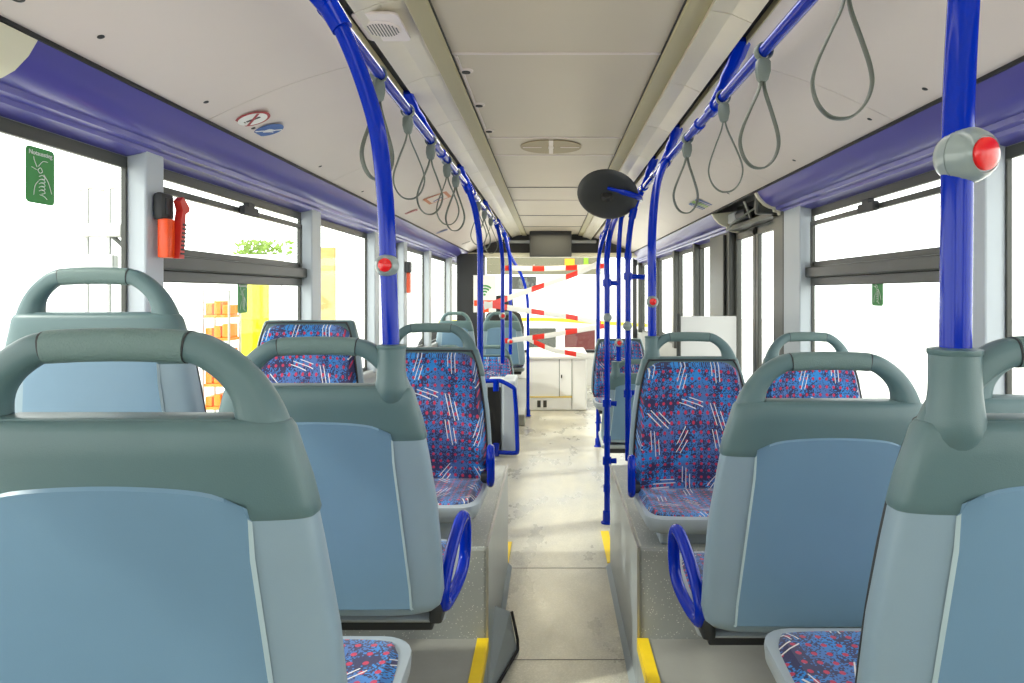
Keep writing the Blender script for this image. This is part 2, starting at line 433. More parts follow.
# middle door: two glazed leaves
def door_leaf(n, y0, y1):
    y0 *= SW; y1 *= SW
    bm = B(); t = .05; a, b = WX-.012, WX+.014
    box(bm, a, b, y0, y0+t, FLOOR+.01, WT, .004); box(bm, a, b, y1-t, y1, FLOOR+.01, WT, .004)
    box(bm, a, b, y0, y1, WT-.05, WT, .004); box(bm, a, b, y0, y1, FLOOR+.01, FLOOR+.16, .004)
    r = struct('door_%d' % n, bm, M['gasket'], smooth=False)
    bm = B(); box(bm, a+.010, a+.015, y0+.04, y1-.04, FLOOR+.15, WT-.04); finish('pane', bm, M['glass'], r, smooth=False)
door_leaf(1, 3.53, 3.97); door_leaf(2, 3.98, 4.42)

# ceiling centre
CZ = .78; CL, CR = -.325, .36
bm = B(); box(bm, CL, CR, YB, YF, CZ, CZ+.05); struct('ceiling', bm, M['ceil'], smooth=False)
for y, mat in ((1.02, 'cove'), (2.22, 'cove'), (3.42, 'cove'), (3.86, 'cove'), (5.03, 'line'), (5.73, 'cove'), (6.85, 'line'), (8.0, 'line')):
    bm = B(); box(bm, CL+.004, CR-.004, y-.006, y+.006, CZ-.005, CZ+.002, .002); trim(bm, M[mat], smooth=False)
for s, e in ((-1, CL), (1, CR)):
    # raised side strip, lamp cover band, dark slot, cove
    e2 = -.385 if s < 0 else .425
    d0 = -.518 if s < 0 else .542
    def P2(l): return [(s*a, b) for a, b in l] if False else l
    bm = B(); xa, xb = sorted((e, e2)); box(bm, xa, xb, YB, YF, CZ-.018, CZ+.04, .004); trim(bm, M['strip'], smooth=False)
    bm = B(); box(bm, min(e, e-s*.004), max(e, e-s*.004), YB, YF, CZ-.006, CZ+.0); trim(bm, M['dark'], smooth=False)
    pts = [(e2, CZ-.006), ((e2+d0)/2, CZ-.016), (d0, CZ-.042)]
    if s > 0: pts = pts[::-1]
    bm = B(); y = YB
    while y < YF:
        y2 = min(y+.62, YF); extr_profile(bm, pts if s > 0 else pts[::-1], y+.002, y2-.002, -.02 if False else .03)
        y = y2
    trim(bm, M['cover'], smooth=False)
    bm = B(); xa, xb = sorted((d0, d0+s*.029)); box(bm, xa, xb, YB, YF, CZ-.03, CZ+.02); trim(bm, M['black'], smooth=False)
    # grooved black channel edge rail
    bm = B(); xa, xb = sorted((d0+s*.029, d0+s*.034)); box(bm, xa, xb, YB, YF, CZ-.05, CZ-.02, .001); trim(bm, M['strip'], smooth=False)
    # sloping cove
    vt = (-1.08, .545) if s < 0 else (1.08, .543)
    a = Vector((d0+s*.034, CZ-.045)); b = Vector(vt)
    pts = []
    for i in range(9):
        t = i/8; p = a.lerp(b, t); nn = Vector((b.y-a.y, -(b.x-a.x))).normalized()*s
        pts.append(tuple(p+Vector((s*.25, 1)).normalized()*.018*math.sin(PI*t)))
    prof = pts if s < 0 else pts[::-1]
    prof = prof[::-1] if True else prof
    bm = B(); ys = [YB, .95, 2.15, 3.35, 4.55, 5.75, 6.95, 8.15, YF]
    for y0_, y1_ in zip(ys, ys[1:]): extr_profile(bm, prof, y0_+.0015, y1_-.0015, .02)
    trim(bm, M['cove'])
    # slot between cove and valance
    bm = B(); xa, xb = sorted((vt[0], vt[0]+s*.012)); box(bm, xa, xb, YB, YF, vt[1]-.01, vt[1]+.02); trim(bm, M['black'], smooth=False)
    val = [(1.026, .507), (1.045, .475), (1.072, .447), (1.098, .432), (1.118, .428), (1.122, .414), (1.142, .410), (1.146, .398), (1.172, .392), (1.20, .386)]
    val = [(s*x*SW, z*SW) for x, z in val]
    prof = val if s > 0 else val
    for (y0_, y1_) in (((1.44, 9.4),) if s < 0 else ((YB, 3.60), (4.6, 9.4))):
        bm = B(); extr_profile(bm, val if s > 0 else val[::-1], y0_, y1_, .012)
        trim(bm, M['val'], ang=50)
        if y1_ < 4 or y0_ > 4:   # moulded end caps
            yy = y1_ if y1_ < 4 else y0_-.03
            bm = B(); prism(bm, [(x-s*.008, yy, z-.008) for x, z in val]+[(s*1.27, yy, .55)], (0, .03, 0)); trim(bm, M['cream'], smooth=False)
    if s < 0:
        bm = B(); extr_profile(bm, [(x+.004, z-.004) for x, z in val][::-1], YB, 1.44, .016); trim(bm, M['cream'], ang=50)
    # roof skin above
bm = B(); box(bm, -1.34, 1.34, YB, YF+.5, .86, .9); trim(bm, M['dark'], smooth=False)

# rear wall with a wide rear window
bm = B()
box(bm, -1.33, 1.33, YB-.06, YB, FLOOR-.06, -.12); box(bm, -1.33, 1.33, YB-.06, YB, .5, .9); box(bm, -1.33, -1.05, YB-.06, YB, -.5, .5); box(bm, 1.05, 1.33, YB-.06, YB, -.5, .5)
struct('wall_rear', bm, M['wall'], smooth=False)
bm = B(); t = .03
box(bm, -1.05, 1.05, YB-.04, YB, -.12, -.12+t); box(bm, -1.05, 1.05, YB-.04, YB, .5-t, .5); box(bm, -1.05, -1.05+t, YB-.04, YB, -.5, .5); box(bm, 1.05-t, 1.05, YB-.04, YB, -.5, .5)
rw = struct('window_20', bm, M['black'], smooth=False)
bm = B(); box(bm, -1.03, 1.03, YB-.03, YB-.024, -.10, .48); finish('pane', bm, M['glass'], rw, smooth=False)

# front end: header, beam, windscreen
bm = B()
arc = [(-1.27, .57), (-1.02, .60), (-.8, .68), (-.55, .76), (-.3, .79), (0, .795), (.3, .79), (.55, .76), (.8, .68), (1.02, .60), (1.27, .57)]
prism(bm, [(x, 9.1, z+.02) for x, z in arc]+[(1.27, 9.1, .47), (-1.27, 9.1, .47)], (0, .05, 0)); struct('wall_front', bm, M['dark'], smooth=False)
bm = B(); box(bm, -1.27, 1.27, 8.98, 9.10, .47, .53, .015); trim(bm, M['cream'], smooth=False)
bm = B(); box(bm, -.62, .60, 9.03, 9.09, .66, .70, .01); trim(bm, M['wall'], smooth=False)
bm = B(); box(bm, -1.33, 1.33, 10.1, 10.16, FLOOR-.06, -.86); box(bm, -1.33, 1.33, 10.1, 10.16, .64, .9); trim(bm, M['white'], smooth=False)
bm = B(); t = .05; a, b = 10.08, 10.14
box(bm, -1.27, 1.27, a, b, .58, .65, .01); box(bm, -1.27, 1.27, a, b, -.88, -.84, .01); box(bm, -1.27, -1.21, a, b, -.86, .6, .01); box(bm, 1.21, 1.27, a, b, -.86, .6, .01)
ws = struct('window_21', bm, M['dark'], smooth=False)
bm = B(); box(bm, -1.23, 1.23, a+.02, a+.027, -.85, .6); finish('pane', bm, M['glass'], ws, smooth=False)

# ================================================================ SEATS
WT_ = [(-.095, .186), (-.12, .191), (-.17, .207), (-.21, .216), (-.25, .223), (-.35, .238), (-.45, .246), (-.54, .250), (-.565, .244), (-.578, .228), (-.584, .205)]
SEC_N = 4.2
def yc(z): return -.085*z
def section(z, w, a_r, a_f, n=64, y_off=0):
    out = []
    for k in range(n):
        t = 2*PI*k/n; c, s_ = math.cos(t), math.sin(t)
        x = w*math.copysign(abs(c)**(2/SEC_N), c); y = math.copysign(abs(s_)**(2/SEC_N), s_)
        y = y*(a_f if y > 0 else a_r)
        out.append((x, yc(z)+y+y_off, z))
    return out
def rear_y(x, z, a=.034):
    w = lerp(WT_, z); q = min(.999, abs(x)/w)
    return yc(z)-a*(1-q**SEC_N)**(1/SEC_N)
MC = {}
def build_meshes():
    # shell
    bm = B(); zs = [-.175, -.21, -.25, -.30, -.35, -.40, -.45, -.50, -.54, -.555, -.565, -.578, -.584]
    loft(bm, [section(z, lerp(WT_, z), .034 if z > -.565 else .034-(-.565-z)*.5, .034) for z in zs])
    MC['shell'] = ('back_shell', bm, M['shell'])
    # cap body + handle arch
    bm = B(); zs = [(-.100, .93, .026), (-.104, .985, .032), (-.112, 1.0, .037), (-.14, 1.0, .038), (-.17, 1, .038), (-.196, 1, .038), (-.207, 1, .037), (-.211, .992, .034)]
    loft(bm, [section(z, (lerp(WT_, z)+.0035)*k, a, a-.002) for z, k, a in zs])
    hp = [(.160, -.165, .036, .028), (.162, -.135, .032, .028), (.157, -.10, .027, .024), (.146, -.070, .0215, .020), (.128, -.047, .019, .018), (.104, -.029, .018, .017), (.081, -.0205, .0175, .0165), (.04, -.018, .0165, .0155)]
    full = [(-x, z, a, b) for x, z, a, b in hp]+[(0, -.018, .0165, .0155)]+[(x, z, a, b) for x, z, a, b in hp[::-1]]
    pos = catmull([(x, yc(z), z) for x, z, a, b in full], 4); N = len(pos)
    aa = [v.x for v in catmull([(a, 0, 0) for _, _, a, _ in full], 4)]; bb = [v.x for v in catmull([(b, 0, 0) for *_, b in full], 4)]
    sweep(bm, pos, aa, bb, seg=18, up=(0, 1, 0), ex=2.6)
    # ledge under the opening
    box(bm, -.135, .135, yc(-.1)-.024, yc(-.1)+.022, -.112, -.098, .004)
    MC['cap'] = ('top_cap', bm, M['cap'])
    # low cap without handle
    bm = B(); loft(bm, [section(z, (lerp(WT_, z)+.0035)*k, a, a-.002) for z, k, a in zs]); MC['lowcap'] = ('top_cap', bm, M['cap'])
    bm = B(); gp = [(x, yc(-.018), -.018-.0026*(x/.078)**2) for x in [-.0785+.157*i/12 for i in range(13)]]
    sweep(bm, gp, .0188, .0178, seg=20, up=(0, 1, 0), ex=2.6)
    MC['grip'] = ('handle_grip', bm, M['grip'])
    bm = B()
    bm.free()
    for s, q in ((-1, 'a'), (1, 'b')):
        bm = B(); sweep(bm, [(s*.0785, yc(-.018), -.0205), (s*.0805, yc(-.018), -.0208)], .0183, .0173, seg=20, up=(0, 1, 0), ex=2.6)
        MC['ring'+q] = ('grip_seam', bm, M['dark'])
    # rear panel
    bm = B(); NU, NV = 24, 16; grid = []
    for j in range(NV+1):
        v = j/NV; row = []
        for i in range(NU+1):
            u = -1+2*i/NU; hw = .154+(.192-.154)*v
            x = u*hw; zt = -.170-.012*u*u-.026*abs(u)**9; z = zt+v*(-.566-zt)
            edge = i in (0, NU) or j in (0, NV)
            x2 = x
            row.append(bm.verts.new((x2, rear_y(x2, z, .038 if z > -.216 else .035)-(.0005 if edge else .0055), z)))
        grid.append(row)
    for j in range(NV):
        for i in range(NU):
            f = bm.faces.new((grid[j][i], grid[j][i+1], grid[j+1][i+1], grid[j+1][i]))
            # narrow pale side edge: the seam's highlight painted into the colour
    # squeeze the outer ring so the border is thin
    for j in range(NV+1):
        for i, s in ((1, -1), (NU-1, 1)):
            e = grid[j][0 if s < 0 else NU].co; p = grid[j][i]; p.co.x = e.x-s*.0035; p.co.z = e.z if 0 < j < NV else p.co.z
            p.co.y = rear_y(p.co.x, p.co.z, .038 if p.co.z > -.216 else .035)-.0055
    for i in range(NU+1):
        p = grid[1][i]; p.co.z = grid[0][i].co.z-.004
        p = grid[NV-1][i]; p.co.z = grid[NV][i].co.z+.004
    bm.faces.ensure_lookup_table()
    for j in range(NV):
        for i in (0, NU-1):
            for f in grid[j][i].link_faces:
                if grid[j][i+1] in f.verts and grid[j+1][i] in f.verts: f.material_index = 1 if j > 0 else 0
    MC['panel'] = ('rear_panel', bm, [M['panel'], M['seam_glint']])
    # upholstery on the back: front side
    def pad(ztop, name):
        bm = B(); NU, NV = 22, 26; grid = []
        for j in range(NV+1):
            v = j/NV; row = []
            for i in range(NU+1):
                u = -1+2*i/NU
                z = ztop+v*(-.60-ztop)-.012*abs(u)**8*(1-v)**10*1.5
                hw = (lerp(WT_, z if z > -.5 else -.5)-.016)
                if v < .12: hw *= 1-.10*(1-v/.12)**3
                x = u*hw
                bol = .012*(u*u)*(1 if v > .1 else v*10)
                lum = .018*math.sin(PI*min(1, max(0, (v-.35)/.6)))
                edge = i in (0, NU) or j == 0
                y = yc(z)+(.030 if edge else .052+bol+lum)
                row.append(bm.verts.new((x, y, z)))
            grid.append(row)
        for j in range(NV):
            for i in range(NU): bm.faces.new((grid[j][i], grid[j][i+1], grid[j+1][i+1], grid[j+1][i]))
        return (name, bm, M['fabric'])
    MC['pad'] = pad(-.112, 'backrest_cushion')
    # dark piping round the pad
    bm = B(); pts = []
    zs = [-.58, -.5, -.4, -.3, -.2, -.14]
    for s in (-1, 1):
        seq = [(s*(lerp(WT_, max(z, -.5))-.014), z) for z in zs]
        if s < 0: pts += seq+[(-.168, -.112), (-.145, -.108)]
        else: pts += [(.145, -.108), (.168, -.112)]+seq[::-1]
    sweep(bm, catmull([(x, yc(z)+.036, z) for x, z in pts], 4), .0038, seg=8)
    MC['piping'] = ('piping', bm, M['dark'])
    # seat cushion
    bm = B(); NU, NV = 22, 20; grid = []
    for j in range(NV+1):
        v = j/NV; row = []
        for i in range(NU+1):
            u = -1+2*i/NU; y = .085+v*.40; hw = .230-.018*max(0, (v-.8)/.2)**2*(1)
            hw *= 1
            x = u*hw*(1-.0*v); y2 = y-.03*abs(u)**5*(v**6)
            z = -.602+.022*v-.010*(1-u*u)*math.sin(PI*v)+.012*u*u*math.sin(PI*v)
            if j == NV: z -= .035; y2 += .004
            elif j == NV-1: z -= .006; y2 += .009
            if i in (0, NU): z -= .022
            row.append(bm.verts.new((x, y2, z)))
        grid.append(row)
    for j in range(NV):
        for i in range(NU): bm.faces.new((grid[j][i], grid[j][i+1], grid[j+1][i+1], grid[j+1][i]))
    MC['cushion'] = ('seat_cushion', bm, M['fabric'])
    bm = B()
    def rr(z, w, y0, y1, r):
        o = []
        for cx, cy, a0 in ((w-r, y1-r, 0), (-w+r, y1-r, 90), (-w+r*.3, y0+r*.3, 180), (w-r*.3, y0+r*.3, 270)):
            q = r if a0 < 170 else r*.3
            for k in range(7): a = math.radians(a0+15*k); o.append((cx+q*math.cos(a), cy+q*math.sin(a), z+.022*(a0 < 170)))
        return o
    loft(bm, [rr(-.612, .228, .08, .486, .06), rr(-.616, .239, .075, .497, .065), rr(-.622, .240, .08, .498, .065), rr(-.648, .238, .13, .496, .065), rr(-.668, .226, .20, .482, .06), rr(-.680, .205, .25, .45, .05)])
    MC['pan'] = ('seat_pan', bm, M['pan'])
    # arm loop (right hand side of a sitter = +x)
    for s, nm in ((1, 'armR'), (-1, 'armL')):
        bm = B(); X = s*.243
        L = [(.085, -.572), (.10, -.540), (.15, -.495), (.22, -.458), (.262, -.453), (.282, -.475), (.284, -.525), (.270, -.563), (.23, -.587), (.16, -.598), (.10, -.595)]
        P_ = catmull([(X+s*(.12*(y-.09)), y, z) for i, (y, z) in enumerate(L)], 5, closed=True)
        sweep(bm, P_, .0145, seg=14, closed=True, up=(s, 0, 0))
        MC[nm] = ('armrest', bm, M['blue'])
        bm = B(); box(bm, min(X, X-s*.03), max(X, X-s*.03), .07, .14, -.625, -.575, .008); MC[nm+'m'] = ('armrest_mount', bm, M['dark'])
        bm = B()
        P_ = [(s*.158, yc(-.2)+.010, -.152), (s*.155, yc(-.15)+.001, -.132), (s*.151, yc(-.1)-.006, -.108), (s*.150, yc(-.1)-.008, -.085), (s*.150, yc(-.1)-.008, -.03), (s*.150, yc(-.1)-.008, -.022)]
        sweep(bm, catmull(P_, 3), [.010, .018, .024]+[.029, .032, .034]+[.035, .0345, .033]+[.031, .029, .0285]+[.0285]*3+[.026], seg=22, up=(0, 1, 0))
        lathe(bm, [(.0285, -.024), (.030, -.022), (.030, -.017), (.022, -.015)], (s*.150, yc(-.1)-.008, 0), seg=22)
        MC['sock'+nm[-1]] = ('pole_socket', bm, M['cap'])
build_meshes()
MESH = {}
def part(key, parent, H):
    nm, bm, mat = MC[key]
    if key not in MESH:
        o = finish(nm, bm, mat); MESH[key] = o.data; o.parent = parent
    else:
        o = bpy.data.objects.new(nm, MESH[key]); C.objects.link(o); o.parent = parent
    o.location = (0, 0, H); return o
def seat(name, X, Y, Z, base, label, facing=0, handle=True, arm=0, sock=0, group=None, sx=1):
    """Z = handle top (eye relative); base = surface it stands on; facing 0 = looks forward, 1 = looks back at the camera"""
    H = Z-base
    r = empty(name, (X, Y, base), label, 'seat', group, PI if facing else 0)
    r.scale = (sx, 1, 1)
    part('shell', r, H); part('panel', r, H); part('pad', r, H); part('piping', r, H)
    c = part('cap' if handle else 'lowcap', r, H)
    if handle:
        g = part('grip', r, H); part('ringa', g, 0); part('ringb', g, 0)
    part('cushion', r, H); part('pan', r, H)
    if arm:
        k = 'armR' if arm > 0 else 'armL'; a = part(k, r, H); part(k+'m', a, 0)
    if sock: part('sockR' if sock > 0 else 'sockL', r, H)
    d = H-.672; ped = (1 if X > 0 else -1)*(-1 if facing else 1)
    bm = B()
    if d > .12:
        q = ped*.12; box(bm, q-.09, q+.09, .14, .40, 0, .03, .006); box(bm, q-.06, q+.06, .18, .36, .02, d-.02, .012)
        sweep(bm, [(q-.05, .16, d), (q-.05, .42, d)], .016, seg=10); sweep(bm, [(q+.05, .16, d), (q+.05, .42, d)], .016, seg=10)
        box(bm, -.2, .2, .2, .34, d-.03, d+.012, .005)
    else: box(bm, -.185, .185, .12, .425, 0, max(d, .02)+.012, .008)
    finish('pedestal', bm, M['dark'] if d > .12 else M['pan'], r, smooth=False)
    return r
# facing 0: sitter's right (+x) ; facing 1: local +x is world -x
gL = None
seat('bus_seat', -.485, .765, -.04, POD, 'grey-blue seat back nearest the camera on the left side')
seat('bus_seat', -.477, 1.40, -.09, POD, 'grey-blue seat back on the left carrying the tall blue pole with a red button', arm=1, sock=1)
seat('bus_seat', -1.0, 1.50, .056, POD, 'high window-side seat back in front of the green emergency sticker, far left', sx=.94)
seat('bus_seat', .632, .815, -.05, POD, 'grey-blue seat back nearest the camera on the right, holding the thick blue pole', sock=-1)
seat('bus_seat', .567, 1.39, -.12, POD, 'second grey-blue seat back on the right, seen whole with its blue arm loop', arm=-1)
seat('bus_seat', 1.03, 1.41, -.115, POD, 'window-side seat back cut off by the right edge, half behind the thick pole', sx=.92)
seat('bus_seat', -.485, 2.77, -.122, BOXT, 'patterned seat facing the camera on the left, beside the aisle', facing=1, arm=-1)
seat('bus_seat', -.975, 2.77, -.010, BOXT, 'patterned window seat on the left without a handle, facing the camera', facing=1, handle=False, sx=.94)
seat('bus_seat', .558, 2.76, -.158, BOXT, 'patterned seat facing the camera on the right, beside the aisle', facing=1, arm=1, sock=1)
seat('bus_seat', 1.035, 2.76, -.158, BOXT, 'patterned window seat facing the camera behind the second right seat back', facing=1, sx=.92)
# seats in the front half
seat('bus_seat', .60, 6.0, -.30, FLOOR, 'distant dark patterned seat facing back, behind the row of blue poles on the right', facing=1, handle=False)
seat('bus_seat', .60, 4.75, -.46, FLOOR, 'low grey seat back between the blue poles on the right', handle=True, sock=-1)
seat('bus_seat', -.60, 6.9, -.525, FLOOR, 'distant patterned seat behind the grey cabinet on the left', facing=1, arm=-1)
seat('bus_seat', -1.03, 6.9, -.525, FLOOR, 'distant patterned window seat beyond the left windows row, facing back', facing=1, sx=.8)
seat('bus_seat', -1.03, 7.35, -.2, FLOOR+.12, 'distant pale seat back by the left windows near the front', sx=.9)
seat('bus_seat', -.53, 7.35, -.2, FLOOR+.12, 'distant pale seat back beside the aisle near the wifi sign')
bm = B(); box(bm, -WX, -.27, 7.02, 10.0, FLOOR, FLOOR+.12, .01); trim(bm, M['podium'], smooth=False)

# ================================================================ POLES, RAILS, STRAPS
R0 = .0175
def button(name, loc, axis, label, r=.026, red=True, parent=None, tilt=None):
    ax = Vector(axis).normalized()
    o = empty(name, loc, label, 'stop button', 'stop buttons on the poles') if parent is None else None
    bm = B(); lathe(bm, [(0, -r*1.0), (r*.4, -r*.93), (r*.75, -r*.68), (r*.95, -r*.3), (r*1.0, -.0), (r*.97, .012*r), (r*1.0, .05*r), (r*.95, r*.33), (r*.82, r*.6), (r*.72, r*.74), (r*.64, r*.80), (r*.60, r*.76)], (0, 0, 0), axis, 32)
    finish('housing', bm, M['btngrey'], o)
    bm = B(); lathe(bm, [(r*.58, r*.72), (r*.55, r*.86), (r*.35, r*.98), (0, r*1.03)], (0, 0, 0), axis, 24)
    finish('push_button', bm, M['red'] if red else M['btngrey'], o)
    return o
def pole(pts, label, r=R0, collars=(), group='blue grab poles', foot=None, name='grab_pole', top_collar=True):
    P_ = catmull(pts, 8)
    o = empty(name, pts[0], label, 'pole', group)
    off = Vector(pts[0])
    bm = B(); sweep(bm, [p-off for p in P_], r, seg=16); finish('tube', bm, M['blue'], o)
    if top_collar:
        a, b = P_[-1], P_[-3]; d = (b-a).normalized()
        bm = B(); sweep(bm, [a-off-d*.012, a-off+d*.05], r*1.35, seg=16); finish('collar', bm, M['blue'], o)
    for i0, ln in collars:
        q = P_[i0]; d = (P_[min(i0+1, len(P_)-1)]-P_[i0-1]).normalized()
        bm = B(); sweep(bm, [q-off-d*ln, q-off+d*ln], r*1.28, seg=16); finish('collar', bm, M['blue'], o)
    if foot:
        bm = B(); lathe(bm, [(r*2.1, 0), (r*2.1, .006), (r*1.5, .012), (r*1.45, .07), (r, .075)], (0, 0, 0)); finish('foot', bm, M['blue'], o)
    return o
RLx, RRx, RZ = -.487, .545, .62
# top rails
def rail(x, y0, y1, label, br, dx):
    o = empty('grab_rail', (x, y0, RZ), label, 'grab rail')
    bm = B(); sweep(bm, [(0, 0, 0), (0, y1-y0, 0)], .0165, seg=16); finish('tube', bm, M['blue'], o)
    for yb in br:
        bm = B(); s = 1 if x > 0 else -1
        a = Vector((dx-x, yb-y0, CZ-.045-RZ)); b = Vector((0, yb-y0+.26, .012))
        P_ = [a+Vector((0, -.02, .01)), a.lerp(b, .25)+Vector((0, 0, -.004)), a.lerp(b, .6), b]
        sweep(bm, catmull(P_, 4), [.026]*4+[.022]*4+[.017]*5, [.012]*13, seg=12, up=(0, 0, 1), ex=3)
        sweep(bm, [b+Vector((0, -.03, -.012)), b+Vector((0, .045, -.012))], .0235, seg=16)
        finish('bracket', bm, M['blue'], o)
    for yb in br:
        bm = B(); sweep(bm, [(0, yb-y0+.48, 0), (0, yb-y0+.56, 0)], .022, seg=16); finish('sleeve', bm, M['blue'] if yb < 3 else M['chrome'], o)
    return o
rail(RLx, .95, 7.9, 'long blue overhead rail on the left side', (1.0, 2.55, 4.0, 5.5, 6.9), -.54)
rail(RRx, .4, 7.6, 'long blue overhead rail on the right side', (.75, 2.02, 3.05, 3.75, 5.2, 6.6), .565)

# left poles
Y1 = 1.402
pole([(-.327, Y1, -.16), (-.328, Y1, -.12), (-.334, Y1, .05), (-.340, Y1, .19), (-.355, Y1, .325), (-.384, Y1, .43), (-.422, Y1, .525), (-.454, Y1, .585), (-.487, Y1, .625)],
     'tall blue pole rising from the second left seat back, red button on it', collars=((54, .035),))
button('stop_button', (-.335, Y1-.006, .056), (-.02, -1, .02), 'grey stop button with red centre on the left pole', .0245)
def bowpole(x0, y0, zb, y1, rx, label, collars=(), foot=None, r=R0, bow=.62, ymid=None):
    # straight from the base, bending over to the rail
    pts = [(x0, y0, zb), (x0, y0, zb*.5), (x0, y0, .0), (x0, y0, .22), (x0+(rx-x0)*.12, y0+(y1-y0)*.12, .36), (x0+(rx-x0)*.38, y0+(y1-y0)*.42, .48), (x0+(rx-x0)*.72, y0+(y1-y0)*.75, .57), (rx, y1, .622)]
    return pole(pts, label, r, collars, foot=foot)
bowpole(-.402, 3.88, FLOOR, 3.90, RLx, 'blue pole behind the left patterned aisle seat', foot=True)
bowpole(-.425, 6.0, -.62, 6.05, RLx, 'thin blue pole past the cabinet, left one of the close pair')
bowpole(-.41, 6.9, -.62, 6.95, RLx, 'thin blue pole right of the close pair on the left')
button('stop_button', (-.425, 5.975, -.20), (.3, -1, 0), 'small red button on the distant left thin pole', .03)
button('stop_button', (-.41, 6.875, -.49), (.3, -1, 0), 'small red button low on the right pole of the close pair', .03)
pole([(-.255, 7.55, -1.36), (-.255, 7.55, -.6), (-.255, 7.55, -.2), (-.27, 7.55, .0), (-.33, 7.55, .2), (-.42, 7.55, .36), (-.48, 7.55, .5), (-.487, 7.55, .61)],
     'bowed blue pole by the driver cab entrance, next to the aisle', foot=True)
# right poles
pole([(0.4830, .8155, -.14), (0.4830, .8155, -.05), (0.4840, .8155, .05), (0.4860, .8155, .2), (0.4910, .8155, .32), (0.5000, .8155, .43), (0.5180, .8155, .53), (.53, .8155, .6), (.545, .8155, .625)],
     'thick nearest blue pole at the right edge, grey button on it')
button('stop_button', (.493, .812, .163), (.32, -1, -.1), 'large grey ball stop button with red face on the nearest right pole', .034)
bowpole(.408, 2.76, -.24, 3.2, RRx, 'blue pole fixed to the shoulder of the right patterned aisle seat')
button('stop_button', (.408, 2.75, -.035), (0, -1, 0), 'round stop button with red centre on the pole of the right patterned seat', .0245)
bowpole(.460, 4.08, -1.0, 4.12, RRx, 'blue pole carrying the dark round mirror', collars=((40, .03), (24, .02)))
bowpole(.334, 4.07, FLOOR, 4.75, RRx, 'blue pole standing free on the aisle floor to the right', foot=True, collars=((6, .02), (3, .02)))
bowpole(.50, 5.05, -.62, 5.2, RRx, 'thin blue pole rising from the low seat back on the right')
bowpole(.42, 6.1, FLOOR, 6.2, RRx, 'far blue pole at the left of the right-hand group', foot=True)
bowpole(.50, 7.2, FLOOR, 7.25, RRx, 'farthest blue pole on the right, near the front door', foot=True)
button('stop_button', (.50, 5.02, -.365), (0, -1, 0), 'small red button on the thin pole of the low right seat', .03)
button('stop_button', (.334, 4.03, -.145), (-.6, .8, .2), 'plain grey back of a button on the free-standing pole', .026, red=False)
button('stop_button', (.452, 4.04, -.195), (.2, .8, .2), 'plain grey back of a button on the mirror pole', .028, red=False)
# little clamp arms between poles
def clamp(a, b, label):
    o = empty('pole_clamp', a, label, 'clamp', 'blue clamps joining the right-hand poles'); d = Vector(b)-Vector(a)
    bm = B(); sweep(bm, [(0, 0, -.022), (0, 0, .022)], .0265, seg=16); finish('sleeve', bm, M['blue'], o)
    bm = B(); sweep(bm, [(0, 0, 0), d*.5, d], [.018, .014, .016], seg=12, ex=3); finish('arm', bm, M['blue'], o)
clamp((.460, 4.08, .10), (.56, 4.08, .095), 'blue clamp arm high on the mirror pole')
clamp((.334, 4.07, .06), (.40, 4.07, .058), 'blue clamp arm high on the free-standing pole')
clamp((.334, 4.07, -.655), (.39, 4.07, -.66), 'blue clamp arm at seat height on the free-standing pole')
clamp((.334, 4.07, -1.0), (.39, 4.07, -1.0), 'blue clamp arm low on the free-standing pole')
clamp((.460, 4.08, -.60), (.52, 4.08, -.59), 'blue clamp arm at seat height on the mirror pole')

# mirror on its arm
mr = empty('interior_mirror', (.535, 4.1, .565), 'large dark round mirror seen from behind on a blue arm', 'mirror')
bm = B(); sweep(bm, catmull([(0, 0, -.0), (-.03, -.10, .0), (-.12, -.14, .02), (-.205, -.125, .045)], 4), [.018]*5+[.016]*4+[.010]*4, seg=12); finish('arm', bm, M['blue'], mr)
bm = B(); lathe(bm, [(0, .034), (.04, .033), (.10, .028), (.15, .015), (.176, .004), (.182, -.004), (.176, -.011), (.15, -.012), (0, -.012)], (-.20, -.05, .015), (-.16, -.70, -.70), 48)
finish('disc', bm, M['dark'], mr)
bm = B(); lathe(bm, [(.035, 0), (.035, .015), (.025, .03), (0, .032)], (-.205, -.078, .0), (-.12, -.80, .3), 20); finish('mount', bm, M['black'], mr)

# hanging straps
def strap_meshes():
    bm = B(); sweep(bm, [(.021*math.cos(a), 0, .021*math.sin(a)) for a in [2*PI*i/24 for i in range(24)]], .0028, .011, seg=10, closed=True, up=(0, 1, 0), ex=4)
    c = finish('ring', bm, M['clip'])
    bm = B(); loft(bm, [[(x*w_, y*d_, z) for x, y in ((-1, -.7), (-.7, -1), (.7, -1), (1, -.7), (1, .7), (.7, 1), (-.7, 1), (-1, .7))] for z, w_, d_ in ((-.018, .012, .009), (-.026, .017, .011), (-.05, .018, .012), (-.072, .013, .010), (-.078, .008, .008))])
    k = finish('clip', bm, M['clip'])
    L = [(-.003, -.075), (-.010, -.105), (-.030, -.155), (-.048, -.205), (-.052, -.24), (-.040, -.275), (-.016, -.297), (.016, -.297), (.040, -.275), (.052, -.24), (.048, -.205), (.030, -.155), (.010, -.105), (.003, -.075)]
    bm = B(); sweep(bm, catmull([(x, 0, z) for x, z in L], 5), .0026, .0085, seg=10, up=(0, 1, 0), ex=3.5)
    l = finish('loop', bm, M['strap'])
    return [c, k, l]
ST = strap_meshes()
first = [True]
def strap(x, y, rz, tilt, label):
    o = empty('hanging_strap', (x, y, RZ-.0015), label, 'hanging strap', 'hanging straps on the rails', rz); o.rotation_euler = (tilt[0], tilt[1], rz)
    for s_ in ST:
        if first[0]: s_.parent = o
        else:
            c = s_.copy(); C.objects.link(c); c.parent = o
    first[0] = False
ords = ['first', 'second', 'third', 'fourth', 'fifth', 'sixth', 'seventh', 'eighth', 'ninth']
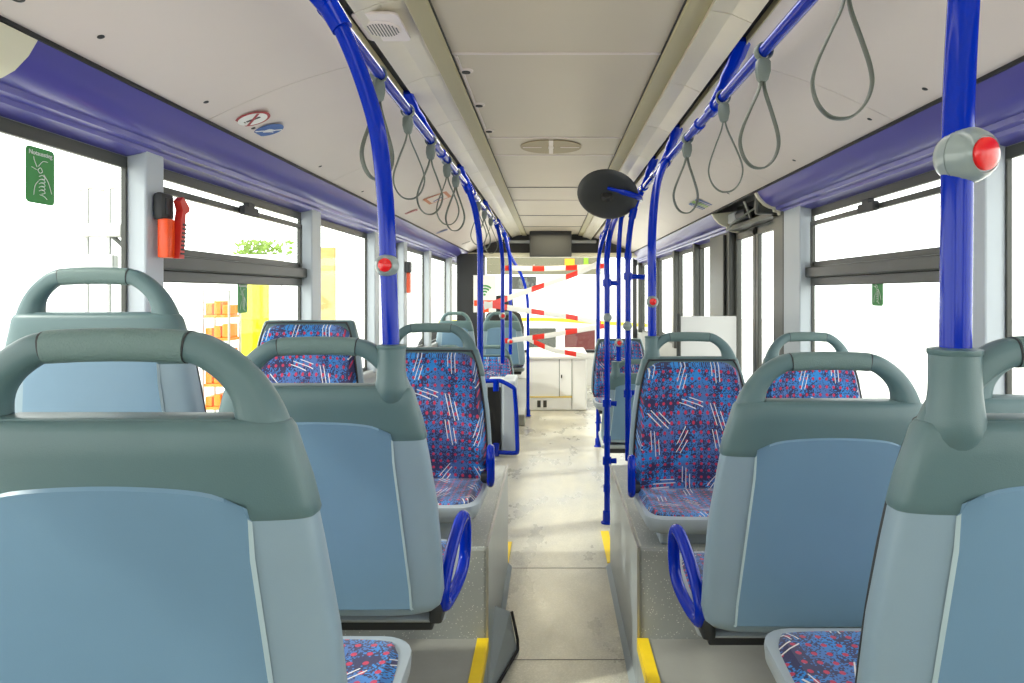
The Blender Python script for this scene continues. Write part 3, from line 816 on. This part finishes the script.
for i, (y, rz) in enumerate(((1.93, .9), (2.32, .1), (2.77, -.1), (3.19, .35), (3.5, -.3), (4.55, .3), (5.0, -.35), (5.5, .2))):
    strap(RLx, y, rz, (0, .02*(-1)**i), 'grey hanging strap, %s from the camera on the left rail' % ords[i])
for i, (y, rz) in enumerate(((1.25, -.12), (1.75, .15), (2.16, -.2), (2.73, .25))):
    strap(RRx, y, rz, (0, (.05, .05, -.03, .03)[i]), 'grey hanging strap, %s from the camera on the right rail' % ords[i])

# ================================================================ WALL AND CEILING DETAILS
def rrect(w_, h, r, n=5):
    o = []
    for cx, cz, a0 in ((w_/2-r, h/2-r, 0), (-w_/2+r, h/2-r, 90), (-w_/2+r, -h/2+r, 180), (w_/2-r, -h/2+r, 270)):
        for k in range(n+1): a = math.radians(a0+90*k/n); o.append((cx+r*math.cos(a), cz+r*math.sin(a)))
    return o
def exit_sticker(s, yc_, zc, w_, h, label, detail=True):
    x = s*(WX+.002)
    o = empty('emergency_exit_sticker', (x, yc_, zc-h/2), label, 'sticker', 'green emergency exit stickers on the windows')
    bm = B(); prism(bm, [(0, a, b+h/2) for a, b in rrect(w_, h, .012)], (-s*.0015, 0, 0)); finish('backing', bm, M['green'], o, smooth=False)
    if detail:
        t = text_mesh('lettering', 'Notausstieg', w_*.17, M['white'], (-s*.0022, 0, h*.86), (PI/2, 0, -s*PI/2), o)
        bm = B(); X = -s*.003; sc = w_/.085
        def ln(p, r=.0009): sweep(bm, catmull([(X, a*sc*(-s), b*sc+h/2) for a, b in p], 4), r, seg=6)
        ln([(-.012, .018), (-.02, .032), (-.022, .04)]); ln([(-.008, .02), (.005, .033), (.02, .034)]); ln([(-.014, .012), (-.028, .016)])
        ln([(-.010, .012), (-.002, .018), (.004, .010), (-.004, .006), (-.010, .012)])
        for k in range(5): ln([(-.006, -.002-.008*k), (.004, .002-.008*k), (.012, -.004-.008*k), (.002, -.008-.008*k)])
        ln([(.008, .004), (.022, -.012), (.032, -.036)]); ln([(-.008, -.012), (-.018, -.024), (-.022, -.045)]); ln([(-.004, -.042), (.008, -.044), (.018, -.05)]); 
        finish('hand_drawing', bm, M['white'], o)
    return o
exit_sticker(-1, 1.70, .291, .095, .138, 'large green Notausstieg sticker with hand on the nearest left window')
exit_sticker(-1, 2.815, -.02, .09, .125, 'green sticker on the lower pane behind the hammer, left side')
exit_sticker(1, 2.66, .012, .09, .125, 'green sticker on the lower pane of the right window')

# emergency hammer
hm = empty('emergency_hammer', (-1.195, 2.10, .107), 'orange-red emergency hammer in dark holder on the left pillar', 'hammer')
bm = B(); box(bm, -.012, .02, -.035, .035, .115, .20, .012); box(bm, .018, .024, -.02, .02, .13, .185, .004); finish('holder', bm, M['dark'], hm)
bm = B(); box(bm, .0, .034, -.030, .012, .0, .12, .006)
finish('case', bm, M['orange'], hm)
bm = B()
prism(bm, [(.026, .008, 0), (.026, .036, .0), (.026, .046, .14), (.026, .066, .150), (.026, .070, .162), (.026, .034, .192), (.026, .014, .178), (.026, .028, .150), (.026, .020, .12)], (.022, 0, 0)); finish('hammer_handle', bm, plain('hammer_red', srgb(205, 48, 38), .35), hm, smooth=False)
bm = B()
for k in range(8): box(bm, .047, .050, .014+.002*k, .034+.002*k, .012+.013*k, .018+.013*k)
finish('ribs', bm, M['dark'], hm, smooth=False)
# second hammer farther on
hm = empty('emergency_hammer', (-1.20, 5.69, .0), 'small distant red hammer on a left pillar', 'hammer')
bm = B(); box(bm, 0, .03, -.03, .03, 0, .17, .008); finish('case', bm, M['orange'], hm, smooth=False)
bm = B(); box(bm, -.01, .035, -.05, .04, .17, .26, .01); finish('holder', bm, M['dark'], hm, smooth=False)

# stickers on the cove; frame on cove surface: compute a point on the slope
def cove_pt(s, t, y, lift=.003):
    d0 = (-.518-.034) if s < 0 else (.542+.034)
    a = Vector((d0, CZ-.045)); b = Vector((-1.08, .545) if s < 0 else (1.08, .543))
    p = a.lerp(b, t)+Vector((s*.25, 1)).normalized()*.018*math.sin(PI*t)
    d = (b-a).normalized(); nn = Vector((d.y, -d.x)) if s > 0 else Vector((-d.y, d.x))
    if nn.y > 0: nn = -nn
    p = p+nn*lift
    return Vector((p.x, y, p.y)), Vector((d.x, 0, d.y)), Vector((nn.x, 0, nn.y))
def cove_poly(bm, s, t, y, pts, mi=0, lift=.003, th=.001):
    o, d, nn = cove_pt(s, t, y, lift)
    prism(bm, [o+d*a+Vector((0, 1, 0))*b for a, b in pts], nn*th, mi)
def ell(a, b, n=32, cx=0, cy=0): return [(cx+a*math.cos(2*PI*k/n), cy+b*math.sin(2*PI*k/n)) for k in range(n)]
def find(s, px, py):
    best = None
    for i in range(101):
        t = i/100; q = cove_pt(s, t, 1)[0]
        r = (q.x/q.z)-((px-551)/(293-py)); 
        if best is None or abs(r) < best[0]: best = (abs(r), t, q.z)
    return best[1], best[2]*F/(293-py)
t_, y_ = find(-1, 252, 119)
bm = B(); cove_poly(bm, -1, t_, y_, ell(.058, .058), 0); cove_poly(bm, -1, t_, y_, ell(.048, .048), 1, .0042)
cove_poly(bm, -1, t_, y_, [(-.026, -.005), (.022, -.005), (.022, .005), (-.026, .005)], 2, .0052); cove_poly(bm, -1, t_, y_, [(.026, -.005), (.03, -.005), (.03, .005), (.026, .005)], 2, .0052)
cove_poly(bm, -1, t_, y_, [(-.037, -.031), (-.031, -.037), (.037, .031), (.031, .037)], 0, .0062)
tag(finish('no_smoking_sticker', bm, [M['sred'], M['white'], M['dark']], smooth=False), 'round red-ringed no smoking sticker on the left ceiling slope', 'sticker')
t_, y_ = find(-1, 270, 130)
bm = B(); cove_poly(bm, -1, t_, y_, ell(.052, .052), 0)
o_, d_, n_ = cove_pt(-1, t_, y_, .005)
for pl in ([(.035, -.035), (.012, -.010), (-.008, .010), (-.034, .034)], [(.012, -.010), (-.006, -.006), (-.014, .02)], [(.02, -.004), (.004, .012), (-.004, .026)]):
    sweep(bm, catmull([o_+d_*a+Vector((0, b, 0)) for a, b in pl], 4), .0022, seg=6, mi=1)
tag(finish('blue_sticker', bm, [M['sblue'], M['white']], smooth=False), 'round blue sticker with white figure beside the no smoking sticker', 'sticker')
# rectangular stickers further along
for px, py, w_, h, mat, lab, cat in ((438, 198, .17, .26, 'sorange', 'orange-edged square notice on the left ceiling slope', 'notice'), (411, 212, .10, .05, 'sred', 'small dark red strip sticker on the left ceiling slope', 'sticker'), (440, 232, .14, .07, 'sblue', 'small blue strip sticker low on the left ceiling slope', 'sticker'), (465, 243, .12, .05, 'line', 'faint grey strip sticker at the front of the left slope', 'sticker')):
    t_, y_ = find(-1, px, py); bm = B()
    cove_poly(bm, -1, t_, y_, [(a, b) for a, b in rrect(w_, h, .008)], 0)
    if h > .1:
        cove_poly(bm, -1, t_, y_, rrect(w_*.72, h*.78, .006), 1, .0042); cove_poly(bm, -1, t_, y_, [(-w_*.25, -.02), (w_*.25, .05), (w_*.25, .08), (-w_*.25, .01)], 2, .0052)
    else:
        cove_poly(bm, -1, t_, y_, rrect(w_*.8, h*.2, .002), 1, .0042)
    tag(finish('notice_sticker', bm, [M[mat], M['cove'], M['sviolet']], smooth=False), lab, cat)
t_, y_ = find(1, 702, 205)
bm = B(); 
for k, mi in ((-1, 0), (0, 1), (1, 0)): cove_poly(bm, 1, t_, y_, rrect(.11, .075, .01) if False else [(a, b+k*.10) for a, b in rrect(.13, .075, .012)], mi)
for k in (-1, 0, 1): cove_poly(bm, 1, t_, y_, [(a, b+k*.10) for a, b in rrect(.09, .02, .004)], 2, .0042)
tag(finish('notice_sticker', bm, [M['sblue'], M['sgreen'], M['cove']], smooth=False), 'blue and green striped sticker on the right ceiling slope above the door', 'sticker')
# screws in the cove
SCR = [(-1, 205, 103), (-1, 103, 38), (-1, 321, 167), (-1, 363, 192), (1, 868, 120), (1, 923, 90), (1, 793, 161), (-1, 253, 129), (1, 729, 194)]
side_n = {-1: 0, 1: 0}
for s, px, py in SCR:
    t_, y_ = find(s, px, py); o_, d_, n_ = cove_pt(s, t_, y_, -.002); side_n[s] += 1
    bm = B(); lathe(bm, [(.008, 0), (.008, .003), (.005, .004), (0, .002)], o_, n_, 14)
    tag(finish('panel_screw', bm, M['dark']), 'tiny dark screw head in the %s ceiling slope' % ('left' if s < 0 else 'right'), 'screw', 'screws in the %s ceiling slope' % ('left' if s < 0 else 'right'))
# letter g printed at the top left of the cove
t_, y_ = find(-1, 22, -2); o_, d_, n_ = cove_pt(-1, t_, y_, .002)
g = text_mesh('printed_letter', 'g', .07, M['dark'], (0, 0, 0), (0, 0, 0)); 
Mx = Matrix((( -d_.x, 0, n_.x), (0, 1, 0), (-d_.z, 0, n_.z))).transposed()
Mx = Matrix(((-d_.x, 0, n_.x, o_.x), (0, -1, 0, o_.y), (-d_.z, 0, n_.z, o_.z), (0, 0, 0, 1)))
Mx = Matrix((Vector((-d_.x*-1, 0, n_.x, o_.x)), Vector((0, 1, 0, o_.y)), Vector((-d_.z*-1, 0, n_.z, o_.z)), Vector((0, 0, 0, 1))))
ex = Vector((0, 1, 0)); ez = n_; ey = ez.cross(ex)
Mx = Matrix(((ex.x, ey.x, ez.x, o_.x), (ex.y, ey.y, ez.y, o_.y), (ex.z, ey.z, ez.z, o_.z), (0, 0, 0, 1)))
g.data.transform(Mx); tag(g, 'dark printed letter g at the top left on the ceiling slope', 'lettering')

# loudspeaker grille in the lamp cover band
for s, px, py, nm in ((-1, 392, 25, 'round ribbed grille plate at the top beside the left ceiling strip'), (1, 645, 141, 'round ribbed grille plate in the right ceiling band')):
    X = s*.475; yy = .755*F/(293-py)
    o = empty('speaker_grille', (X+(0 if s < 0 else .02), yy, CZ-.028), nm, 'grille')
    bm = B(); prism(bm, [(a, b, 0) for a, b in rrect(.125, .20, .02)], (0, 0, -.006)); finish('plate', bm, M['cove'], o, smooth=False)
    bm = B(); lathe(bm, [(.052, -.005), (.050, -.010), (.046, -.012), (0, -.012)], (0, 0, 0), (0, 0, 1), 28); finish('dome', bm, M['cove'], o)
    bm = B()
    for k in range(-5, 6):
        yk = k*.0085; hw = math.sqrt(max(0, .046**2-yk*yk)); box(bm, yk-.0017, yk+.0017, -hw, hw, -.0128, -.010)
    finish('slots', bm, M['gasket'], o, smooth=False)
# round ceiling vent
for yy, lab in ((3.63, 'round beige vent disc with a cross gap in the ceiling centre'),):
    o = empty('ceiling_vent', (.0, yy, CZ), lab, 'vent'); bm = B()
    for sx in (-1, 1):
        pts = [(sx*(.012), -.17+.0)]
        arc_ = [(sx*(.012+.150*math.cos(a)), .165*math.sin(a)) for a in [(-90+i*180/24)*PI/180 for i in range(25)]]
        prism(bm, [(a, b, -.002) for a, b in arc_], (0, 0, -.004))
    finish('vent_plate', bm, plain('tan_vent', srgb(160, 144, 112), .5), o, smooth=False)
    bm = B()
    for sx in (-1, 1): box(bm, min(sx*.05, sx*.15), max(sx*.05, sx*.15), -.006, .006, -.0075, -.004)
    box(bm, -.010, .010, -.16, .16, -.0075, -.002); box(bm, -.014, .014, -.02, .02, -.009, -.004)
    finish('vent_cross', bm, M['cove'], o, smooth=False)
# three locks at left edge of the hatch
for yy in (2.39, 2.82, 3.27):
    o = empty('hatch_lock', (CL+.028, yy, CZ), 'small round black lock at the left edge of the ceiling hatch', 'lock', 'three locks on the ceiling hatch')
    bm = B(); lathe(bm, [(.025, 0), (.025, -.004), (.016, -.007)], (0, 0, 0), seg=20); finish('rim', bm, M['cove'], o)
    bm = B(); lathe(bm, [(.0155, -.004), (.015, -.010), (0, -.0105)], (0, 0, 0), seg=18); finish('core', bm, M['black'], o)
bm = B(); box(bm, CL+.008, CL+.018, 2.24, 3.42, CZ-.004, CZ+.001, .001); trim(bm, M['cove'], smooth=False)

# door mechanism above the middle door
dm = empty('door_mechanism', (1.20, 4.07, .41), 'open door drive with rods and motor above the right middle door', 'door mechanism')
bm = B(); box(bm, -.02, .055, -.42, .48, .0, .03, .004); box(bm, .04, .055, -.42, .48, .0, .16, .004); box(bm, -.11, .05, -.44, -.40, .01, .14, .01); finish('housing', bm, M['gasket'], dm, smooth=False)
bm = B(); lathe(bm, [(.035, -.10), (.035, .10), (.02, .11), (.02, .13)], (-.01, .12, .075), (0, 1, 0), 20); finish('motor', bm, M['dark'], dm)
bm = B(); sweep(bm, [(-.06, -.3, .12), (.0, -.22, .03)], .009, seg=10); sweep(bm, [(-.07, -.08, .13), (.0, .02, .03)], .009, seg=10); finish('rods', bm, M['metal'], dm)
bm = B(); box(bm, -.04, .02, .25, .42, .04, .11, .01); finish('control_box', bm, M['wall'], dm, smooth=False)
bm = B(); sweep(bm, catmull([(-.03, -.42, .10), (-.05, -.1, .06), (-.06, .2, .03), (-.04, .45, .0)], 6), .006, seg=8); finish('cable', bm, M['strap'], dm)

# white partition board beside the door
pb = empty('partition_board', (1.0, 4.28, FLOOR), 'plain white board behind the right patterned aisle seat', 'board')
bm = B(); box(bm, -.19, .16, -.008, .008, .45, FLOOR*-1-.145, .004); finish('panel', bm, M['white'], pb, smooth=False)
bm = B(); sweep(bm, [(-.20, 0, 0), (-.20, 0, 1.24)], .014, seg=12); sweep(bm, [(-.20, 0, .46), (.16, 0, .46)], .012, seg=10); finish('post', bm, M['gasket'], pb)

# ================================================================ FRONT AREA
mo = empty('monitor', (0.0, 8.6, .455), 'black flat monitor hanging under the ceiling at the front', 'monitor')
bm = B(); box(bm, -.27, .26, -.03, .03, 0, .325, .012); finish('housing', bm, M['dark'], mo, smooth=False)
bm = B(); box(bm, -.24, .23, -.034, -.029, .02, .295); finish('screen', bm, M['screen'], mo, smooth=False)
bm = B(); box(bm, -.03, .03, -.02, .02, .30, .325, .004); finish('bracket', bm, M['metal'], mo, smooth=False)

# white dashboard cabinets
cb = empty('dashboard_cabinet', (.10, 7.95, FLOOR), 'bright white cabinet with door lines at the front of the aisle', 'cabinet')
bm = B(); box(bm, -.38, .32, 0, 1.2, 0, .62, .02); box(bm, -.40, .34, -.02, 1.2, .60, .64, .012); finish('body', bm, M['white'], cb, smooth=False)
bm = B(); box(bm, .0, .14, -.008, .002, .18, .58, .004); f = finish('door', bm, M['white'], cb, smooth=False)
bm = B(); box(bm, .015, .03, -.018, -.006, .38, .42, .003); finish('handle', bm, M['dark'], f, smooth=False)
bm = B(); box(bm, -.006, .0, -.006, .0, .16, .6); box(bm, .14, .146, -.006, .0, 0.02, .6); finish('gap', bm, M['gasket'], cb, smooth=False)
bm = B(); box(bm, -.38, .146, -.007, .001, .155, .166); finish('yellow_line', bm, M['yellow'], cb, smooth=False)
for x in (-.26, -.19):
    bm = B(); box(bm, x, x+.04, -.008, .002, .04, .12, .003); finish('vent', bm, M['gasket'], cb, smooth=False)
# driver cab wall with wifi sign, dark seat and steering
dc = empty('driver_cab', (-.72, 8.5, FLOOR+.12), 'dark driver cab partition at the left front corner', 'driver cab')
bm = B(); box(bm, -.45, -.12, -.03, .03, 0, 1.74, .01); box(bm, -.12, .18, -.02, .02, 0, .85, .01); finish('partition', bm, M['dark'], dc, smooth=False)
bm = B(); sweep(bm, [(-.12, 0, .8), (-.12, 0, 1.72)], .02, seg=10); finish('post', bm, M['dark'], dc)
wi = empty('wifi_sign', (-.82, 8.44, -.24), 'white sign with green wifi waves above a red strip', 'sign')
bm = B(); box(bm, -.14, .14, 0, .006, 0, .46, .002); finish('board', bm, M['white'], wi, smooth=False)
bm = B()
for k, r in enumerate((.04, .075, .11)):
    sweep(bm, [(r*math.sin(a), -.004, .22+r*math.cos(a)) for a in [(-45+90*i/12)*PI/180 for i in range(13)]], .010, .004, seg=8, up=(0, 1, 0))
lathe(bm, [(0, -.008), (.014, -.006), (.014, 0)], (0, 0, .22), (0, 1, 0), 14); finish('waves', bm, M['green'], wi)
bm = B(); box(bm, -.13, .13, -.006, .0, .08, .15); box(bm, -.06, .05, -.006, .0, .0, .08); finish('red_strip', bm, M['orange'], wi, smooth=False)
ds = empty('driver_chair', (-.62, 8.9, FLOOR+.12), 'black high driver seat back at the left front', 'seat')
bm = B(); loft(bm, [[(x*w_, y*.06+.0, z) for x, y in ell(1, 1, 20)] for z, w_ in ((.45, .22), (.5, .26), (.8, .27), (.98, .22), (1.02, .14), (1.10, .13), (1.2, .12), (1.22, .08))]); finish('backrest', bm, M['black'], ds)
bm = B(); box(bm, -.25, .25, 0, .45, .38, .5, .04); finish('cushion', bm, M['black'], ds, smooth=False)
bm = B(); box(bm, -.15, .15, .05, .35, 0, .38, .02); finish('pedestal', bm, M['dark'], ds, smooth=False)

# grey cabinet with dark opening and blue frame on the left of the aisle
gc = empty('equipment_cabinet', (-.42, 5.85, FLOOR), 'grey cabinet with dark opening behind the blue frame on the left', 'cabinet')
bm = B(); box(bm, .0, .115, 0, .45, 0, .62, .02); box(bm, -.14, .0, .03, .45, 0, .60, .01); finish('body', bm, M['pillar'], gc, smooth=False)
bm = B(); box(bm, -.125, -.01, .022, .034, .02, .56, .004); finish('dark_panel', bm, M['black'], gc, smooth=False)
bf = empty('blue_guard_frame', (-.42, 5.72, FLOOR), 'blue tubular guard frame around the grey cabinet', 'guard frame')
bm = B(); P_ = [(-.16, 0, .04), (.0, 0, .035), (.12, 0, .03), (.137, 0, .045), (.138, 0, .1), (.13, 0, .35), (.115, 0, .54), (.105, 0, .575), (.02, 0, .625), (-.03, 0, .635), (-.16, 0, .63)]
sweep(bm, catmull(P_, 4), .018, seg=12); finish('tube', bm, M['blue'], bf)
for z in (.06, .60):
    bm = B(); sweep(bm, [(-.04, 0, z-.05), (-.04, 0, z+.05)], .026, seg=12); finish('joint', bm, M['blue'], bf)

# red and white barrier tapes
def px3(px, py, y): return Vector(((px-551)/F*y, y, (293-py)/F*y))
def tape(pts, label):
    bm = B(); n = len(pts); Q = catmull([px3(*p) for p in pts], 6)
    sweep(bm, Q, .0012, .026, seg=8, up=(0, .1, 1), ex=4)
    tag(finish('barrier_tape', bm, M['tape']), label, 'barrier tape', 'barrier tapes strung between the poles')
tape([(505, 268, 6.9), (550, 268.5, 7.0), (604, 266, 7.2)], 'red and white tape running level just under the monitor')
tape([(484, 307, 6.1), (525, 292, 6.6), (580, 272, 7.0), (600, 262, 7.2)], 'red and white tape rising to the right below the level one')
tape([(484, 304, 6.1), (530, 311, 6.6), (570, 317, 6.9), (601, 323, 7.1)], 'red and white tape sloping gently down to the right')
tape([(505, 341, 6.9), (545, 336, 7.0), (580, 330, 7.1), (604, 326, 7.2)], 'lower red and white tape rising to the right over the cabinet')
tape([(527, 338, 7.5), (550, 349, 7.45), (575, 354, 7.4), (600, 358, 7.2)], 'short red and white tape sagging over the cabinet top')

# ================================================================ OUTSIDE
GZ = FLOOR-.35
bm = B(); box(bm, -30, 30, -20, 45, GZ-.1, GZ); struct('ground', bm, plain('pale_concrete', srgb(215, 212, 204), .7), smooth=False)
MY = plain('yellow_steel', srgb(235, 228, 20), .4); MO = plain('orange_plastic', srgb(240, 130, 20), .5)
MBr = plain('tan_board', srgb(205, 165, 100), .6); MW = plain('pale_wall', srgb(225, 225, 220), .6)
MG = plain('leaf_green', srgb(120, 150, 50), .6); MR = plain('brick_red', srgb(84, 30, 26), .7)
bm = B()
box(bm, -.12, .12, -.02, .02, 0, 1.80, .01); box(bm, -.02, .02, -.1, .1, 0, 1.80, .005); box(bm, -.2, .2, -.15, .15, 0, .03)
o = finish('yellow_column', bm, MY, smooth=False); o.location = (-2.62, 6.05, GZ); tag(o, 'bright yellow steel column outside the second left window', 'column')
rk = empty('orange_rack', (-3.35, 6.95, GZ), 'orange rack outside the second left window, left of the yellow column', 'rack')
bm = B()
for k in range(5): box(bm, -.13, .13, -.12, .12, .55+.23*k, .58+.23*k, .004)
for k in range(5):
    for j in range(3): box(bm, -.12+.085*j, -.05+.085*j, -.1, .1, .58+.23*k, .68+.23*k+.02*((j+k) % 3), .008)
finish('bins', bm, MO, rk, smooth=False)
bm = B()
for a in (-.13, .13):
    for b in (-.12, .12): sweep(bm, [(a, b, 0), (a, b, 1.75)], .012, seg=8)
finish('uprights', bm, M['metal'], rk)
# pipe stand with hose outside nearest left window
hs = empty('hose_stand', (-2.75, 4.05, GZ), 'grey pipe stand with hanging hose outside the nearest left window', 'hose stand')
bm = B()
for a in (0, .13):
    sweep(bm, [(a, 0, 0), (a, 0, 2.35)], .012, seg=8); sweep(bm, [(a-.05, 0, 2.33), (a+.05, 0, 2.35)], .01, seg=8)
box(bm, -.04, .17, -.03, .03, 1.85, 1.95, .01); box(bm, -.05, .22, -.04, .04, 2.05, 2.13, .01); finish('pipes', bm, M['metal'], hs, smooth=False)
bm = B(); sweep(bm, catmull([(.1, 0, 2.1), (.3, 0, 1.9), (.42, 0, 1.6), (.38, 0, 1.35), (.1, 0, 1.15), (-.1, 0, 1.0)], 6), .014, seg=8); finish('hose', bm, M['gasket'], hs)
bm = B(); box(bm, -.13, .13, -.02, .02, 0, 2.25, .01); box(bm, .08, .10, -.04, -.02, 1, 1.1)
o = finish('tan_door', bm, MBr, smooth=False); o.location = (-2.62, 7.9, GZ); tag(o, 'tan door panel outside the third left window', 'door panel')
# planter hedge strip
bm = B()
for k in range(160):
    x, y, z = random.uniform(-.27, .27), random.uniform(-.12, .12), random.uniform(0, .16)
    a = random.uniform(0, 6.28); r = .045
    prism(bm, [(x, y, z), (x+r*math.cos(a), y+.01, z+r*.5), (x+r*1.6*math.cos(a), y, z+r*math.sin(a)), (x+r*.6*math.cos(a), y, z-r*.4)], (0, .004, 0))
hg = empty('hanging_greenery', (-3.2, 7.6, .42), 'yellow-green leaves outside the top vent of the second left window', 'greenery')
f = finish('leaves', bm, MG, hg, smooth=False); f['kind'] = 'stuff'
bm = B(); box(bm, -.3, .3, -.14, .14, -.06, .0, .02); finish('trough', bm, M['white'], hg, smooth=False)
bm = B(); sweep(bm, [(-.2, 0, -.05), (-.2, 0, GZ-.42)], .015, seg=8); sweep(bm, [(.2, 0, -.05), (.2, 0, GZ-.42)], .015, seg=8); finish('post', bm, M['white'], hg)
# white bus parked in front
pv = empty('parked_white_bus', (-.1, 14.0, GZ), 'white vehicle with yellow line parked beyond the windscreen', 'bus')
bm = B(); box(bm, -3.2, 3.2, 0, 2.4, .35, 2.10, .08)
finish('body', bm, M['white'], pv, smooth=False)
bm = B(); sweep(bm, catmull([(-2.2, -.02, 1.12), (-1, -.02, 1.17), (0, -.02, 1.18), (1, -.02, 1.12), (2.2, -.02, 1.05)], 5), .01, .035, seg=8, up=(0, 0, 1)); finish('yellow_line', bm, M['yellow'], pv)
for a, b, z0, z1, mm in ((-.35, .20, .55, 1.0, 'gasket'), (.38, 1.0, .55, 1.0, None), (-.72, -.2, 1.80, 2.06, 'gasket')):
    bm = B(); box(bm, a, b, -.03, .02, z0, z1, .01); finish('window', bm, M[mm] if mm else MR, pv, smooth=False)
for a in (-2.2, 2.2):
    bm = B(); lathe(bm, [(0, -.1), (.3, -.12), (.46, -.1), (.5, -.06), (.5, .15), (0, .15)], (a, .1, .5), (0, 1, 0), 28); finish('wheel', bm, M['black'], pv)

hw_ = empty('hall_gate', (0, 18, GZ), 'beige hall gate header with yellow and green panels seen above the white vehicle', 'gate')
bm = B(); box(bm, -1.7, 1.45, -.05, .05, 1.9, 2.72, .01); finish('header', bm, plain('dull_beige', srgb(104, 100, 80), .7), hw_, smooth=False)
bm = B(); box(bm, .36, .62, -.08, -.04, 2.38, 2.62, .01); finish('yellow_panel', bm, plain('dull_yellow', srgb(200, 150, 10), .6), hw_, smooth=False)
bm = B(); box(bm, .86, .98, -.08, -.04, 2.3, 2.66, .01); finish('green_panel', bm, plain('lime', srgb(120, 170, 10), .6), hw_, smooth=False)
bm = B()
for x in (-2.0, 1.4): box(bm, x-.1, x+.1, -.1, .1, 0, 2.8, .01)
finish('post', bm, M['wall'], hw_, smooth=False)

# ---------------------------------------------------------------- tidy: origins at the base of single-mesh things, lift everything by the eye height
bpy.context.view_layer.update()
for o in list(SC.objects):
    if o.parent is not None: continue
    if o.type == 'MESH' and o.data.users == 1 and 'bus' != o.name:
        if o.name.startswith('barrier_tape'):
            pass
        elif o.matrix_basis.to_euler().z == 0:
            cs = [v.co for v in o.data.vertices]
            c = Vector(((min(v.x for v in cs)+max(v.x for v in cs))/2, (min(v.y for v in cs)+max(v.y for v in cs))/2, min(v.z for v in cs)))
            if not o.children:
                o.data.transform(Matrix.Translation(-c)); o.location = Vector(o.location)+c
    o.location.z += EYE
